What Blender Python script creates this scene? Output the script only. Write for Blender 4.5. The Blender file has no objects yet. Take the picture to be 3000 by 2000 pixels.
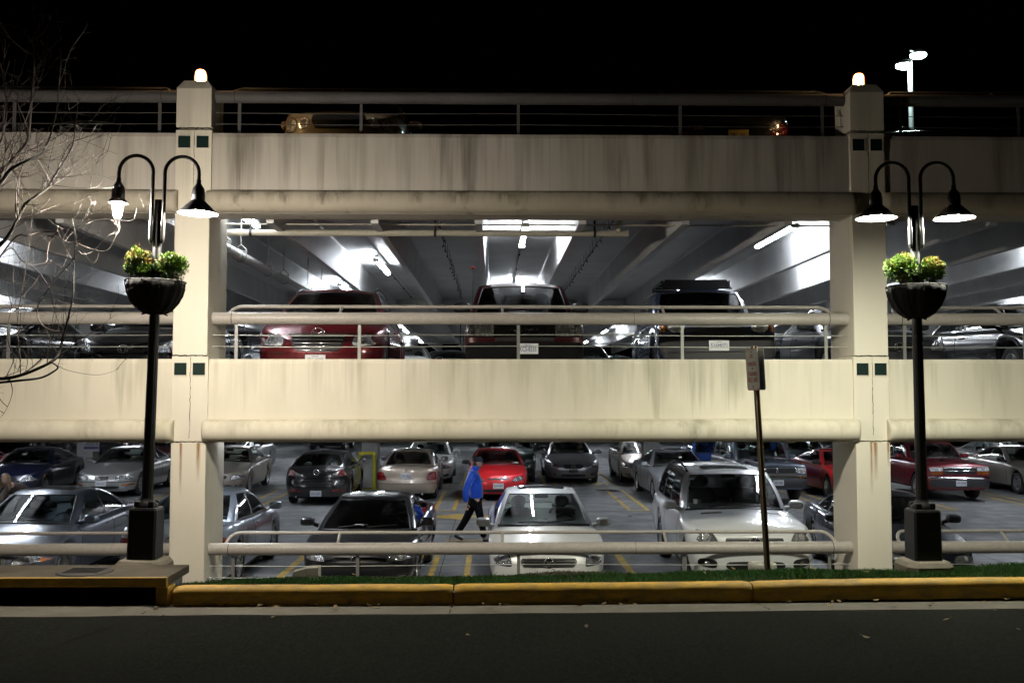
import bpy, bmesh, math, random
from mathutils import Vector, Matrix, Euler, noise
R = math.radians
sc = bpy.context.scene
COL = bpy.context.collection
random.seed(7)

# ------------------------------------------------------------------ camera
CAM = Vector((0.0, 0.0, 3.05))
FPX = 2917.0
CROT = Euler((R(90 + 2.98), 0, R(-1.06)), 'XYZ').to_matrix()

def P(px, py, d):
    """world point seen at full-size photo pixel (px, py) that lies at depth y = d"""
    v = CROT @ Vector(((px - 1500) / FPX, -(py - 1000) / FPX, -1))
    return CAM + v * (d / v.y)

# ------------------------------------------------------------------ node helpers
def new_mat(name):
    m = bpy.data.materials.new(name)
    m.use_nodes = True
    nt = m.node_tree
    return m, nt, nt.nodes, nt.links, nt.nodes['Principled BSDF']

def col4(c):
    return (c[0], c[1], c[2], 1.0)

def simple(name, c, rough=0.6, metal=0.0, coat=0.0, spec=0.5):
    m, nt, n, l, b = new_mat(name)
    b.inputs['Base Color'].default_value = col4(c)
    b.inputs['Roughness'].default_value = rough
    b.inputs['Metallic'].default_value = metal
    b.inputs['Coat Weight'].default_value = coat
    b.inputs['Specular IOR Level'].default_value = spec
    return m

def pos_scaled(n, l, s):
    g = n.new('ShaderNodeNewGeometry')
    v = n.new('ShaderNodeVectorMath'); v.operation = 'MULTIPLY'
    v.inputs[1].default_value = s
    l.new(g.outputs['Position'], v.inputs[0])
    return v.outputs[0]

def noise_tex(n, l, vec, scale, detail=4, rough=0.55):
    t = n.new('ShaderNodeTexNoise')
    t.inputs['Scale'].default_value = scale
    t.inputs['Detail'].default_value = detail
    t.inputs['Roughness'].default_value = rough
    l.new(vec, t.inputs['Vector'])
    return t.outputs['Fac']

def ramp(n, l, fac, lo, hi, a=0.0, b=1.0):
    m = n.new('ShaderNodeMapRange')
    m.inputs['From Min'].default_value = lo
    m.inputs['From Max'].default_value = hi
    m.inputs['To Min'].default_value = a
    m.inputs['To Max'].default_value = b
    l.new(fac, m.inputs['Value'])
    return m.outputs['Result']

def mul(n, l, a, b):
    m = n.new('ShaderNodeMath'); m.operation = 'MULTIPLY'
    for i, x in enumerate((a, b)):
        if isinstance(x, (int, float)): m.inputs[i].default_value = x
        else: l.new(x, m.inputs[i])
    return m.outputs[0]

def mixc(n, l, fac, a, b):
    m = n.new('ShaderNodeMix'); m.data_type = 'RGBA'
    if isinstance(fac, (int, float)): m.inputs[0].default_value = fac
    else: l.new(fac, m.inputs[0])
    for i, x in ((6, a), (7, b)):
        if isinstance(x, tuple): m.inputs[i].default_value = col4(x)
        else: l.new(x, m.inputs[i])
    return m.outputs[2]

def bump(n, l, b, h, strength=0.2, dist=0.01):
    bp = n.new('ShaderNodeBump')
    bp.inputs['Strength'].default_value = strength
    bp.inputs['Distance'].default_value = dist
    l.new(h, bp.inputs['Height'])
    l.new(bp.outputs[0], b.inputs['Normal'])

def rough_surface(name, c1, c2, scale=3.0, rough=0.8, fine=60.0, bmp=0.25, dist=0.006, spec=0.4):
    m, nt, n, l, b = new_mat(name)
    v = pos_scaled(n, l, (1, 1, 1))
    f = ramp(n, l, noise_tex(n, l, v, scale, 6), 0.3, 0.7)
    f2 = noise_tex(n, l, v, fine, 3)
    c = mixc(n, l, f, c1, c2)
    c = mixc(n, l, ramp(n, l, f2, 0.35, 0.75, 0, 0.45), c, tuple(x * 0.55 for x in c1))
    l.new(c, b.inputs['Base Color'])
    b.inputs['Roughness'].default_value = rough
    b.inputs['Specular IOR Level'].default_value = spec
    bump(n, l, b, f2, bmp, dist)
    return m

def facade(name, clean, dirty, amount, ztop, drop, algae=0.0):
    """precast concrete: vertical run-off streaks that start at the upper edge"""
    m, nt, n, l, b = new_mat(name)
    v = pos_scaled(n, l, (1, 1, 1))
    st = noise_tex(n, l, pos_scaled(n, l, (3.2, 3.2, 0.16)), 1.0, 5, 0.62)
    st2 = noise_tex(n, l, pos_scaled(n, l, (13.0, 13.0, 0.35)), 1.0, 3, 0.5)
    big = noise_tex(n, l, v, 0.7, 4)
    g = n.new('ShaderNodeNewGeometry'); sx = n.new('ShaderNodeSeparateXYZ'); l.new(g.outputs['Position'], sx.inputs[0])
    top = ramp(n, l, sx.outputs['Z'], ztop - drop, ztop, 0.35, 1.0)
    ln = noise_tex(n, l, pos_scaled(n, l, (4.5, 4.5, 0.02)), 1.0, 4, 0.65)
    depth = ramp(n, l, sx.outputs['Z'], ztop, ztop - drop, 0.0, 1.0)
    dm = n.new('ShaderNodeMath'); dm.operation = 'SUBTRACT'; l.new(ramp(n, l, ln, 0.30, 0.72, -0.1, 1.5), dm.inputs[0]); l.new(depth, dm.inputs[1])
    drip = ramp(n, l, dm.outputs[0], 0.0, 0.45, 0.0, 1.0)
    s = mul(n, l, mul(n, l, ramp(n, l, st, 0.42, 0.66), ramp(n, l, noise_tex(n, l, pos_scaled(n, l, (0.55, 0.55, 0.3)), 1.0, 3), 0.35, 0.62, 0.25, 1.0)), drip)
    s2 = mul(n, l, ramp(n, l, st2, 0.5, 0.75), ramp(n, l, sx.outputs['Z'], ztop - drop * 0.7, ztop, 0.1, 0.9))
    c = mixc(n, l, mul(n, l, s, amount), clean, dirty)
    s2 = mul(n, l, s2, ramp(n, l, noise_tex(n, l, pos_scaled(n, l, (0.9, 0.9, 0.2)), 1.0, 3), 0.38, 0.66, 0.0, 1.0))
    c = mixc(n, l, mul(n, l, s2, amount * 0.7), c, tuple(x * 0.8 for x in dirty))
    c = mixc(n, l, mul(n, l, ramp(n, l, big, 0.42, 0.72), 0.35 * amount + 0.08), c, tuple(x * 0.72 for x in clean))
    if algae:
        a = noise_tex(n, l, pos_scaled(n, l, (0.9, 0.9, 0.35)), 1.0, 5, 0.6)
        c = mixc(n, l, mul(n, l, mul(n, l, ramp(n, l, a, 0.52, 0.75), algae), top), c, (0.20, 0.20, 0.09))
    l.new(c, b.inputs['Base Color'])
    b.inputs['Roughness'].default_value = 0.85
    b.inputs['Specular IOR Level'].default_value = 0.25
    bump(n, l, b, noise_tex(n, l, v, 45, 4), 0.18, 0.006)
    return m

def paint(name, c, metal=0.35, rough=0.38, coat=1.0):
    m, nt, n, l, b = new_mat(name)
    tc = n.new('ShaderNodeTexCoord')
    f = noise_tex(n, l, tc.outputs['Object'], 2.2, 3)
    dust = noise_tex(n, l, tc.outputs['Object'], 9.0, 5)
    l.new(mixc(n, l, ramp(n, l, f, 0.3, 0.8, 0, 0.35), c, tuple(x * 0.82 for x in c)), b.inputs['Base Color'])
    b.inputs['Metallic'].default_value = metal
    b.inputs['Roughness'].default_value = rough
    b.inputs['Coat Weight'].default_value = coat
    l.new(ramp(n, l, dust, 0.35, 0.8, 0.02, 0.10), b.inputs['Coat Roughness'])
    return m

def glass(name, tint, gloss=1.0):
    m, nt, n, l, b = new_mat(name)
    n.remove(b)
    out = n['Material Output']
    tr = n.new('ShaderNodeBsdfTransparent'); tr.inputs[0].default_value = col4(tint)
    gl = n.new('ShaderNodeBsdfGlossy'); gl.inputs['Roughness'].default_value = 0.015
    gl.inputs[0].default_value = (gloss, gloss, gloss, 1)
    fr = n.new('ShaderNodeFresnel'); fr.inputs[0].default_value = 1.5
    mx = n.new('ShaderNodeMixShader')
    l.new(fr.outputs[0], mx.inputs[0]); l.new(tr.outputs[0], mx.inputs[1]); l.new(gl.outputs[0], mx.inputs[2])
    l.new(mx.outputs[0], out.inputs['Surface'])
    return m

def emit(name, c, strength):
    m, nt, n, l, b = new_mat(name)
    b.inputs['Base Color'].default_value = (0.8, 0.8, 0.8, 1)
    b.inputs['Emission Color'].default_value = col4(c)
    b.inputs['Emission Strength'].default_value = strength
    return m

def lens(name, c, rough=0.12, metal=0.85, scale=55.0, strength=0.5):
    m, nt, n, l, b = new_mat(name)
    tc = n.new('ShaderNodeTexCoord')
    vo = n.new('ShaderNodeTexVoronoi'); vo.inputs['Scale'].default_value = scale
    l.new(tc.outputs['Object'], vo.inputs['Vector'])
    l.new(mixc(n, l, ramp(n, l, vo.outputs['Distance'], 0.1, 0.7), c, tuple(x * 0.35 for x in c)), b.inputs['Base Color'])
    b.inputs['Metallic'].default_value = metal
    b.inputs['Roughness'].default_value = rough
    b.inputs['Coat Weight'].default_value = 1.0
    bump(n, l, b, vo.outputs['Distance'], strength, 0.02)
    return m

# ------------------------------------------------------------------ mesh builder
class MB:
    def __init__(self):
        self.v = []; self.f = []; self.mi = []; self.sm = []
        self.M = None
    def add(self, verts, faces, mi=0, smooth=False):
        o = len(self.v)
        if self.M is not None:
            verts = [self.M @ Vector(p) for p in verts]
        self.v.extend([tuple(p) for p in verts])
        for f in faces:
            self.f.append(tuple(i + o for i in f)); self.mi.append(mi); self.sm.append(smooth)
    def box(self, lo, hi, mi=0, bev=0.0):
        x0, y0, z0 = lo; x1, y1, z1 = hi
        if bev <= 0:
            v = [(x0, y0, z0), (x1, y0, z0), (x1, y1, z0), (x0, y1, z0), (x0, y0, z1), (x1, y0, z1), (x1, y1, z1), (x0, y1, z1)]
            self.add(v, [(0, 3, 2, 1), (4, 5, 6, 7), (0, 1, 5, 4), (1, 2, 6, 5), (2, 3, 7, 6), (3, 0, 4, 7)], mi)
        else:
            bm = bmesh.new()
            bmesh.ops.create_cube(bm, size=1)
            for p in bm.verts:
                p.co = Vector(((x0 + x1) / 2 + p.co.x * (x1 - x0), (y0 + y1) / 2 + p.co.y * (y1 - y0), (z0 + z1) / 2 + p.co.z * (z1 - z0)))
            bmesh.ops.bevel(bm, geom=list(bm.edges), offset=bev, segments=2, affect='EDGES', profile=0.5)
            bm.verts.index_update()
            self.add([p.co for p in bm.verts], [[q.index for q in f.verts] for f in bm.faces], mi, False)
            bm.free()
    def tube(self, pts, rad, n=10, mi=0, cap=True, smooth=True):
        pts = [Vector(p) for p in pts]
        if not isinstance(rad, (list, tuple)): rad = [rad] * len(pts)
        verts = []; faces = []
        up = None
        for i, p in enumerate(pts):
            t = (pts[min(i + 1, len(pts) - 1)] - pts[max(i - 1, 0)])
            if t.length < 1e-9: t = Vector((0, 0, 1))
            t.normalize()
            if up is None:
                a = Vector((0, 0, 1)) if abs(t.z) < 0.9 else Vector((1, 0, 0))
                up = (a - t * a.dot(t)).normalized()
            else:
                up = up - t * up.dot(t)
                up = up.normalized() if up.length > 1e-6 else Vector((0, 0, 1)).cross(t).normalized()
            s = t.cross(up)
            for k in range(n):
                a = 2 * math.pi * k / n
                verts.append(p + (up * math.cos(a) + s * math.sin(a)) * rad[i])
        for i in range(len(pts) - 1):
            for k in range(n):
                a = i * n + k; b = i * n + (k + 1) % n
                faces.append((a, b, b + n, a + n))
        self.add(verts, faces, mi, smooth)
        if cap:
            m = (len(pts) - 1) * n
            self.add(verts[:n], [tuple(range(n - 1, -1, -1))], mi)
            self.add(verts[m:], [tuple(range(n))], mi)
    def lathe(self, prof, c=(0, 0, 0), n=24, mi=0, smooth=True, axis='z', wob=None):
        verts = []; faces = []
        for (r, h) in prof:
            for k in range(n):
                a = 2 * math.pi * k / n
                rr = r * (wob(a, h) if wob else 1)
                x, y = rr * math.cos(a), rr * math.sin(a)
                if axis == 'z': verts.append((c[0] + x, c[1] + y, c[2] + h))
                elif axis == 'x': verts.append((c[0] + h, c[1] + x, c[2] + y))
                else: verts.append((c[0] + x, c[1] + h, c[2] + y))
        for i in range(len(prof) - 1):
            for k in range(n):
                a = i * n + k; b = i * n + (k + 1) % n
                faces.append((a, b, b + n, a + n))
        self.add(verts, faces, mi, smooth)
    def sphere(self, c, r, n=12, m=8, mi=0):
        if not isinstance(r, (tuple, list)): r = (r, r, r)
        verts = []; faces = []
        for i in range(m + 1):
            t = math.pi * i / m
            for k in range(n):
                a = 2 * math.pi * k / n
                verts.append((c[0] + r[0] * math.sin(t) * math.cos(a), c[1] + r[1] * math.sin(t) * math.sin(a), c[2] + r[2] * math.cos(t)))
        for i in range(m):
            for k in range(n):
                a = i * n + k; b = i * n + (k + 1) % n
                faces.append((a, a + n, b + n, b))
        self.add(verts, faces, mi, True)
    def grid(self, rows, mi=0, smooth=True, closed=False):
        """rows: list of equal-length point lists"""
        w = len(rows[0]); verts = [p for r in rows for p in r]; faces = []
        for i in range(len(rows) - 1):
            for k in range(w if closed else w - 1):
                a = i * w + k; b = i * w + (k + 1) % w
                faces.append((a, b, b + w, a + w))
        self.add(verts, faces, mi, smooth)
    def prism(self, poly, axis, a, b, mi=0):
        """extrude a closed 2-D polygon between a and b along an axis"""
        def pt(p, h):
            if axis == 'x': return (h, p[0], p[1])
            if axis == 'y': return (p[0], h, p[1])
            return (p[0], p[1], h)
        n = len(poly)
        v = [pt(p, a) for p in poly] + [pt(p, b) for p in poly]
        f = [tuple(range(n)), tuple(range(2 * n - 1, n - 1, -1))]
        f += [(i, i + n, (i + 1) % n + n, (i + 1) % n) for i in range(n)]
        self.add(v, f, mi)
    def build(self, name, mats, parent=None, base=None, recalc=False, merge=0.0):
        if not isinstance(mats, (list, tuple)): mats = [mats]
        me = bpy.data.meshes.new(name)
        off = Vector(base) if base is not None else Vector((0, 0, 0))
        vs = [(p[0] - off.x, p[1] - off.y, p[2] - off.z) for p in self.v]
        me.from_pydata(vs, [], self.f)
        for m in mats: me.materials.append(m)
        me.polygons.foreach_set('material_index', self.mi)
        me.polygons.foreach_set('use_smooth', self.sm)
        if recalc or merge:
            bm = bmesh.new(); bm.from_mesh(me)
            if merge: bmesh.ops.remove_doubles(bm, verts=bm.verts, dist=merge)
            bmesh.ops.recalc_face_normals(bm, faces=bm.faces)
            bm.to_mesh(me); bm.free()
        me.update()
        o = bpy.data.objects.new(name, me)
        COL.objects.link(o)
        if parent is not None:
            o.parent = parent
        elif base is not None:
            o.location = off
        return o

def tag(o, label=None, cat=None, group=None, kind=None):
    if label: o['label'] = label
    if cat: o['category'] = cat
    if group: o['group'] = group
    if kind: o['kind'] = kind
    return o

def thing(name, label, cat, loc=(0, 0, 0), rz=0.0, group=None):
    o = bpy.data.objects.new(name, None)
    COL.objects.link(o)
    o.empty_display_size = 0.2
    o.location = loc; o.rotation_euler = (0, 0, rz)
    return tag(o, label, cat, group)

KIDS = {}
def kids(o):
    return [c for c in COL.objects if c.parent == o]

def copy_tree(o, parent=None, children=None):
    c = o.copy(); COL.objects.link(c)
    if parent is not None: c.parent = parent
    for ch in (children if children is not None else kids(o)):
        copy_tree(ch, c)
    return c

# text as mesh data, centred, capital height h, facing -Y (reads left to right along +X)
_TXT = {}
def text_mb(mb, s, h, M, mi=0, width=None, depth=0.002):
    key = s
    if key not in _TXT:
        cu = bpy.data.curves.new('lettering', 'FONT'); cu.body = s; cu.size = 1.0
        cu.align_x = 'CENTER'; cu.align_y = 'CENTER'; cu.resolution_u = 3
        cu.extrude = 0.02
        ob = bpy.data.objects.new('lettering', cu); COL.objects.link(ob)
        dg = bpy.context.evaluated_depsgraph_get()
        me = bpy.data.meshes.new_from_object(ob.evaluated_get(dg))
        vs = [v.co.copy() for v in me.vertices]; fs = [tuple(p.vertices) for p in me.polygons]
        bpy.data.objects.remove(ob); bpy.data.meshes.remove(me); bpy.data.curves.remove(cu)
        x0 = min(v.x for v in vs); x1 = max(v.x for v in vs); y0 = min(v.y for v in vs); y1 = max(v.y for v in vs)
        _TXT[key] = ([Vector((v.x - (x0 + x1) / 2, v.y - (y0 + y1) / 2, v.z)) for v in vs], fs, x1 - x0, y1 - y0)
    vs, fs, w, hh = _TXT[key]
    sy = h / hh; sx = sy if width is None else width / w
    mb.add([M @ Vector((v.x * sx, -v.z / 0.02 * depth, v.y * sy)) for v in vs], fs, mi)

# ------------------------------------------------------------------ materials
M_ = {}
M_['facade2'] = facade('cream_precast_concrete', (0.66, 0.61, 0.50), (0.25, 0.24, 0.165), 0.72, 3.54, 0.9, 0.35)
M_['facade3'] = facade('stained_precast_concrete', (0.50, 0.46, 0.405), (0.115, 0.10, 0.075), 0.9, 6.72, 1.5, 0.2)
M_['mould2'] = facade('cream_moulding_concrete', (0.62, 0.57, 0.46), (0.17, 0.155, 0.105), 0.6, 2.66, 0.30, 0.5)
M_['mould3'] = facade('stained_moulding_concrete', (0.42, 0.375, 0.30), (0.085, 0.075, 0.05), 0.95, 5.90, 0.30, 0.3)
M_['column'] = facade('cream_column_concrete', (0.68, 0.63, 0.525), (0.24, 0.215, 0.16), 0.6, 7.4, 2.5)
M_['rust'] = simple('rust_stain', (0.30, 0.14, 0.04), 0.9)
M_['crack'] = simple('crack_shadow_grime', (0.05, 0.045, 0.037), 0.95, 0, 0, .1)
M_['road_crack'] = simple('road_crack_grime', (0.004, 0.004, 0.004), 0.95, 0, 0, .05)
M_['green_tile'] = simple('dark_green_tile', (0.004, 0.017, 0.0135), 0.5, 0, 0, .2)
M_['ceil'] = rough_surface('grey_white_ceiling_concrete', (0.66, 0.66, 0.65), (0.50, 0.50, 0.50), 1.2, 0.5, 25, 0.1, 0.004, 0.5)
M_['deck'] = rough_surface('deck_concrete', (0.20, 0.20, 0.195), (0.13, 0.13, 0.13), 1.1, 0.75, 40)
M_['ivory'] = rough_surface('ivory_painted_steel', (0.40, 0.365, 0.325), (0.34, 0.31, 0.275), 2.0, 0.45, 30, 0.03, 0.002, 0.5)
M_['dimmed_rail'] = rough_surface('light_falloff_dark_ivory_pipe', (0.13, 0.12, 0.118), (0.09, 0.084, 0.082), 2.0, 0.6, 30, 0.05, 0.002, 0.3)  # roof rails, posts, cables: weaker lamp light up there put into the colour
M_['galv'] = simple('galvanised_steel', (0.24, 0.24, 0.225), 0.5, 0.5)
M_['cable'] = simple('wire_rope', (0.45, 0.45, 0.40), 0.45, 0.6)
M_['pvc'] = rough_surface('cream_pvc', (0.50, 0.47, 0.38), (0.42, 0.39, 0.31), 5, 0.5, 30, 0.02)
M_['bigpipe'] = rough_surface('grey_white_pipe', (0.50, 0.49, 0.46), (0.42, 0.41, 0.39), 3, 0.45, 30, 0.03)
M_['black'] = simple('black_metal', (0.012, 0.012, 0.014), 0.35, 0.2)
M_['blackrough'] = rough_surface('black_painted_cast_iron', (0.016, 0.016, 0.018), (0.009, 0.009, 0.01), 8, 0.42, 60, 0.2, 0.003, 0.5)
M_['darkrubber'] = simple('tyre_rubber', (0.014, 0.014, 0.014), 0.75)
M_['yellow'] = rough_surface('yellow_safety_paint', (0.85, 0.78, 0.02), (0.75, 0.66, 0.02), 5, 0.5, 40, 0.1)
M_['line'] = rough_surface('worn_yellow_line_paint', (0.52, 0.33, 0.02), (0.17, 0.13, 0.06), 4.5, 0.7, 30, 0.15)
M_['tube'] = emit('fluorescent_tube_light', (0.86, 0.92, 1.0), 95.0)
M_['lampglow'] = emit('metal_halide_bulb_light', (1.0, 0.92, 0.77), 1650.0)
M_['lampglow_bare'] = emit('bare_metal_halide_bulb_light', (1.0, 0.91, 0.78), 4300.0)
M_['lampglow_cool'] = emit('greenish_metal_halide_bulb_light', (0.97, 0.97, 0.80), 2650.0)
def lantern_mat():
    m, nt, n, l, b = new_mat('sodium_lantern_light')
    lw = n.new('ShaderNodeLayerWeight'); lw.inputs[0].default_value = .5
    l.new(mixc(n, l, ramp(n, l, lw.outputs['Facing'], .22, .55), (1.0, .66, .30), (1.0, .24, .035)), b.inputs['Emission Color'])
    l.new(ramp(n, l, lw.outputs['Facing'], .12, .55, 150, 1.5), b.inputs['Emission Strength'])
    return m
M_['lantern'] = lantern_mat()
M_['farlamp'] = emit('mercury_floodlight_light', (0.72, 0.95, 0.93), 190.0)
# ================================================================== the parking garage
H = 3.2                      # storey height
FD = 14.0                    # facade plane
CX = [-13.8, -4.235, 5.335, 14.9]     # column centres
SP = 1.524                   # stem spacing
S0 = 0.54 - SP / 2           # a stem centre
MOD1, MOD2, BACK = 14.5, 32.7, 62.0
garage = thing('parking_garage', 'two storey cream concrete parking garage with open sides and rows of parked cars', 'building', (0.5, FD, 0))
GB = garage.location

def gpart(mb, name, mats, parent=None, **k):
    return mb.build(name, mats, parent or garage, base=GB, **k)

def gpart_sub(mb, name, mats, parent, **k):
    return mb.build(name, mats, parent, base=GB, **k)

# columns
for cx in CX:
    mb = MB()
    w = 0.242
    # front pilaster, ground to cap
    for (z0, z1) in ((0.0, 2.375), (2.381, 3.575), (3.58, 5.575), (5.581, 6.765), (6.80, 7.36)):
        d0 = 13.95 if (z0 < 2 or 3.57 < z0 < 5 or z0 > 6.79) else 13.965
        ww = w if (z0 < 2 or 3.57 < z0 < 5 or z0 > 6.79) else w + 0.012
        if z0 > 6.79: ww = w + 0.005
        mb.box((cx - ww, d0, z0), (cx + ww, 14.58, z1), 0, 0.012)
    # rear part of the column, wider: seen as a shaded return beside the front face
    mb.box((cx - 0.20, 14.58, 0.0), (cx + 0.20, 15.05, 6.3))
    # chamfered cap
    a, b2 = w + 0.005, 0.17
    z0, z1 = 7.355, 7.485
    ya, yb = 13.95, 14.58
    v = [(cx - a, ya, z0), (cx + a, ya, z0), (cx + a, yb, z0), (cx - a, yb, z0), (cx - b2, ya + .08, z1), (cx + b2, ya + .08, z1), (cx + b2, yb - .08, z1), (cx - b2, yb - .08, z1)]
    mb.add(v, [(4, 5, 6, 7), (0, 1, 5, 4), (1, 2, 6, 5), (2, 3, 7, 6), (3, 0, 4, 7)], 0)
    col = gpart(mb, 'column', M_['column'])
    # joint cracks
    rng = random.Random(int(cx * 10))
    mb = MB()
    for zlo, zhi in ((2.40, 3.55), (5.60, 6.75)):
        pts = []
        z = zhi
        while z > zlo:
            pts.append((cx + 0.01 + rng.uniform(-.006, .006), 13.9625, z)); z -= rng.uniform(.03, .08)
        for p, q in zip(pts, pts[1:]):
            ww = rng.uniform(.002, .005)
            mb.add([(p[0] - ww, p[1], p[2]), (p[0] + ww, p[1], p[2]), (q[0] + ww, q[1], q[2]), (q[0] - ww, q[1], q[2])], [(0, 3, 2, 1)])
        gpart_sub(mb, 'joint_crack', M_['crack'], col); mb = MB()
    for zz, dd in ((2.378, 13.946), (3.5775, 13.946), (5.578, 13.946), (6.782, 13.946)):
        pts = [(cx - .24 + .48 * i / 14, dd, zz + rng.uniform(-.008, .008)) for i in range(15)]
        for p, q in zip(pts, pts[1:]):
            ww = rng.uniform(.002, .008)
            mb.add([(p[0], p[1], p[2] - ww), (q[0], q[1], q[2] - ww), (q[0], q[1], q[2] + ww), (p[0], p[1], p[2] + ww)], [(0, 1, 2, 3)])
        gpart_sub(mb, 'joint_crack', M_['crack'], col); mb = MB()

# rust streaks below the lowest joint (own soft shape through a noise-driven alpha)
def rust_mat():
    m, nt, n, l, b = new_mat('orange_rust_streak')
    b.inputs['Base Color'].default_value = (0.36, 0.17, 0.05, 1)
    b.inputs['Roughness'].default_value = 0.9
    tc = n.new('ShaderNodeTexCoord'); s = n.new('ShaderNodeSeparateXYZ'); l.new(tc.outputs['UV'], s.inputs[0])
    d = n.new('ShaderNodeMath'); d.operation = 'SUBTRACT'; d.inputs[1].default_value = 0.5; l.new(s.outputs[0], d.inputs[0])
    ab = n.new('ShaderNodeMath'); ab.operation = 'ABSOLUTE'; l.new(d.outputs[0], ab.inputs[0])
    a1 = ramp(n, l, ab.outputs[0], 0.05, 0.5, 1, 0)
    a2 = ramp(n, l, s.outputs[1], 0.0, 0.9, 0, 1.0)
    nz = ramp(n, l, noise_tex(n, l, pos_scaled(n, l, (60, 60, 4)), 1.0, 3), 0.3, 0.7, 0.4, 1)
    l.new(mul(n, l, mul(n, l, a1, a2), nz), b.inputs['Alpha'])
    return m
RUSTM = rust_mat()
def decal(name, quad, mat, parent, base):
    mb = MB(); mb.add(quad, [(0, 1, 2, 3)])
    o = mb.build(name, mat, parent, base=base)
    uv = o.data.uv_layers.new(name='UVMap')
    for i, c in enumerate(((0, 0), (1, 0), (1, 1), (0, 1))): uv.data[i].uv = c
    return o
for cx, offs in ((CX[1], (-.10, .14)), (CX[2], (-.03, .03, .21))):
    for k, o_ in enumerate(offs):
        x = cx + o_; ww = .024 + .012 * (k % 2); ln = .75 - .2 * k
        decal('rust_streak', [(x - ww, 13.947, 2.36 - ln), (x + ww, 13.947, 2.36 - ln), (x + ww, 13.947, 2.365), (x - ww, 13.947, 2.365)], RUSTM, garage, GB)

# spandrel panels with roll moulding and the green squares beside every column
for lev, (zt, zb, mz0, mz1, fm, mm) in enumerate(((3.53, 2.37, 2.375, 2.69, 'facade2', 'mould2'), (6.73, 5.585, 5.59, 5.905, 'facade3', 'mould3'))):
    for bi in range(3):
        x0, x1 = CX[bi] + 0.256, CX[bi + 1] - 0.256
        mb = MB()
        # chamfered upper edge
        mb.prism([(FD, zb), (FD, zt - 0.055), (FD + 0.02, zt), (FD + 0.5, zt), (FD + 0.5, zb)], 'x', x0, x1)
        pan = gpart(mb, 'spandrel_panel', M_[fm])
        # half-round moulding with rounded ends, running a little past the column edge
        mb = MB()
        zc, rz_, ry = (mz0 + mz1) / 2, (mz1 - mz0) / 2, 0.20
        xa, xb = x0 - 0.055, x1 + 0.055
        n = 16
        rows = []
        ends = [(0.0, 0.72), (0.012, 0.86), (0.035, 0.95), (0.07, 0.99), (0.11, 1.0)]
        prof = [(xa + e, s) for e, s in ends] + [(xa + (xb - xa) * i / 40, 1.0) for i in range(1, 40)] + [(xb - e, s) for e, s in reversed(ends)]
        for xx, s in prof:
            rows.append([(xx, FD - 0.003 - ry * s * (max(0, math.cos(math.pi * (k / n - .5))) ** 0.75), zc + rz_ * (0.9 + .1 * s) * math.sin(math.pi * (k / n - .5))) for k in range(n + 1)])
        mb.grid(rows)
        mb.add(rows[0], [tuple(range(n, -1, -1))]); mb.add(rows[-1], [tuple(range(n + 1))])
        gpart_sub(mb, 'roll_moulding', M_[mm], pan, recalc=True)
        for sx in (-1, 1):
            cxx = (CX[bi] if sx < 0 else CX[bi + 1])
            xc = cxx - sx * 0.128
            z0 = zt - 0.225
            mb = MB()
            mb.box((xc - .085, 13.9605, z0), (xc + .085, 13.985, z0 + .17))
            gpart_sub(mb, 'green_tile', M_['green_tile'], pan)
            mb = MB()
            mb.box((xc - .092, 13.95, z0 + .171), (xc + .092, 13.99, z0 + .184)); mb.box((xc - .096, 13.953, z0 - .01), (xc - .086, 13.99, z0 + .171)); mb.box((xc + .086, 13.953, z0 - .01), (xc + .096, 13.99, z0 + .171)); mb.box((xc - .086, 13.953, z0 - .01), (xc + .086, 13.99, z0 - .001))
            gpart_sub(mb, 'tile_surround', M_['column'], pan)

# decks of double tees: two stems and a flange each
def tee(xc, y0, y1, ztop):
    mb = MB()
    zf, zs = ztop - 0.20, ztop - 0.79
    mb.box((xc - SP + .004, y0, zf), (xc + SP - .004, y1, ztop))
    for s in (-1, 1):
        x = xc + s * SP / 2
        mb.prism([(x - .055, zs), (x + .055, zs), (x + .085, zf - .03), (x + .11, zf - .001), (x - .11, zf - .001), (x - .085, zf - .03)], 'y', y0 + .003, y1 - .003)
    return gpart(mb, 'double_tee_beam', [M_['ceil']])
for lev in (1, 2):
    for k in range(-8, 9):
        xc = S0 - SP / 2 + 2 * SP * k
        for (a, b_) in ((MOD1, MOD2 - .25), (MOD2 + .25, BACK)):
            if abs(xc) > 17 and a < 20: continue
            tee(xc, a, b_, lev * H - .08)
    mb = MB(); mb.box((-17.5, MOD2 - .25, lev * H - 1.05), (17.5, MOD2 + .25, lev * H - .08))
    gpart(mb, 'girder', M_['ceil'])
    mb = MB(); mb.box((-26, 14.5, lev * H - .076), (26, BACK, lev * H - .05))
    gpart(mb, 'deck_topping', M_['deck'])
# interior columns, back and end walls
for lev in range(2):
    for cx in (-22.3, -13.15, -4.0, 5.15, 14.3, 23.4):
        mb = MB(); mb.box((cx - .26, MOD2 - .28, lev * (H - .05)), (cx + .26, MOD2 + .28, lev * H + H - 1.051), 0, .015)
        gpart(mb, 'column', M_['ceil'])
mb = MB(); mb.box((-27, 62, -.1), (27, 62.3, 3.2)); mb.box((-26, BACK - .2, 3.21), (26, BACK - .001, 4.25))
gpart(mb, 'rear_wall', M_['deck'])

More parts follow.
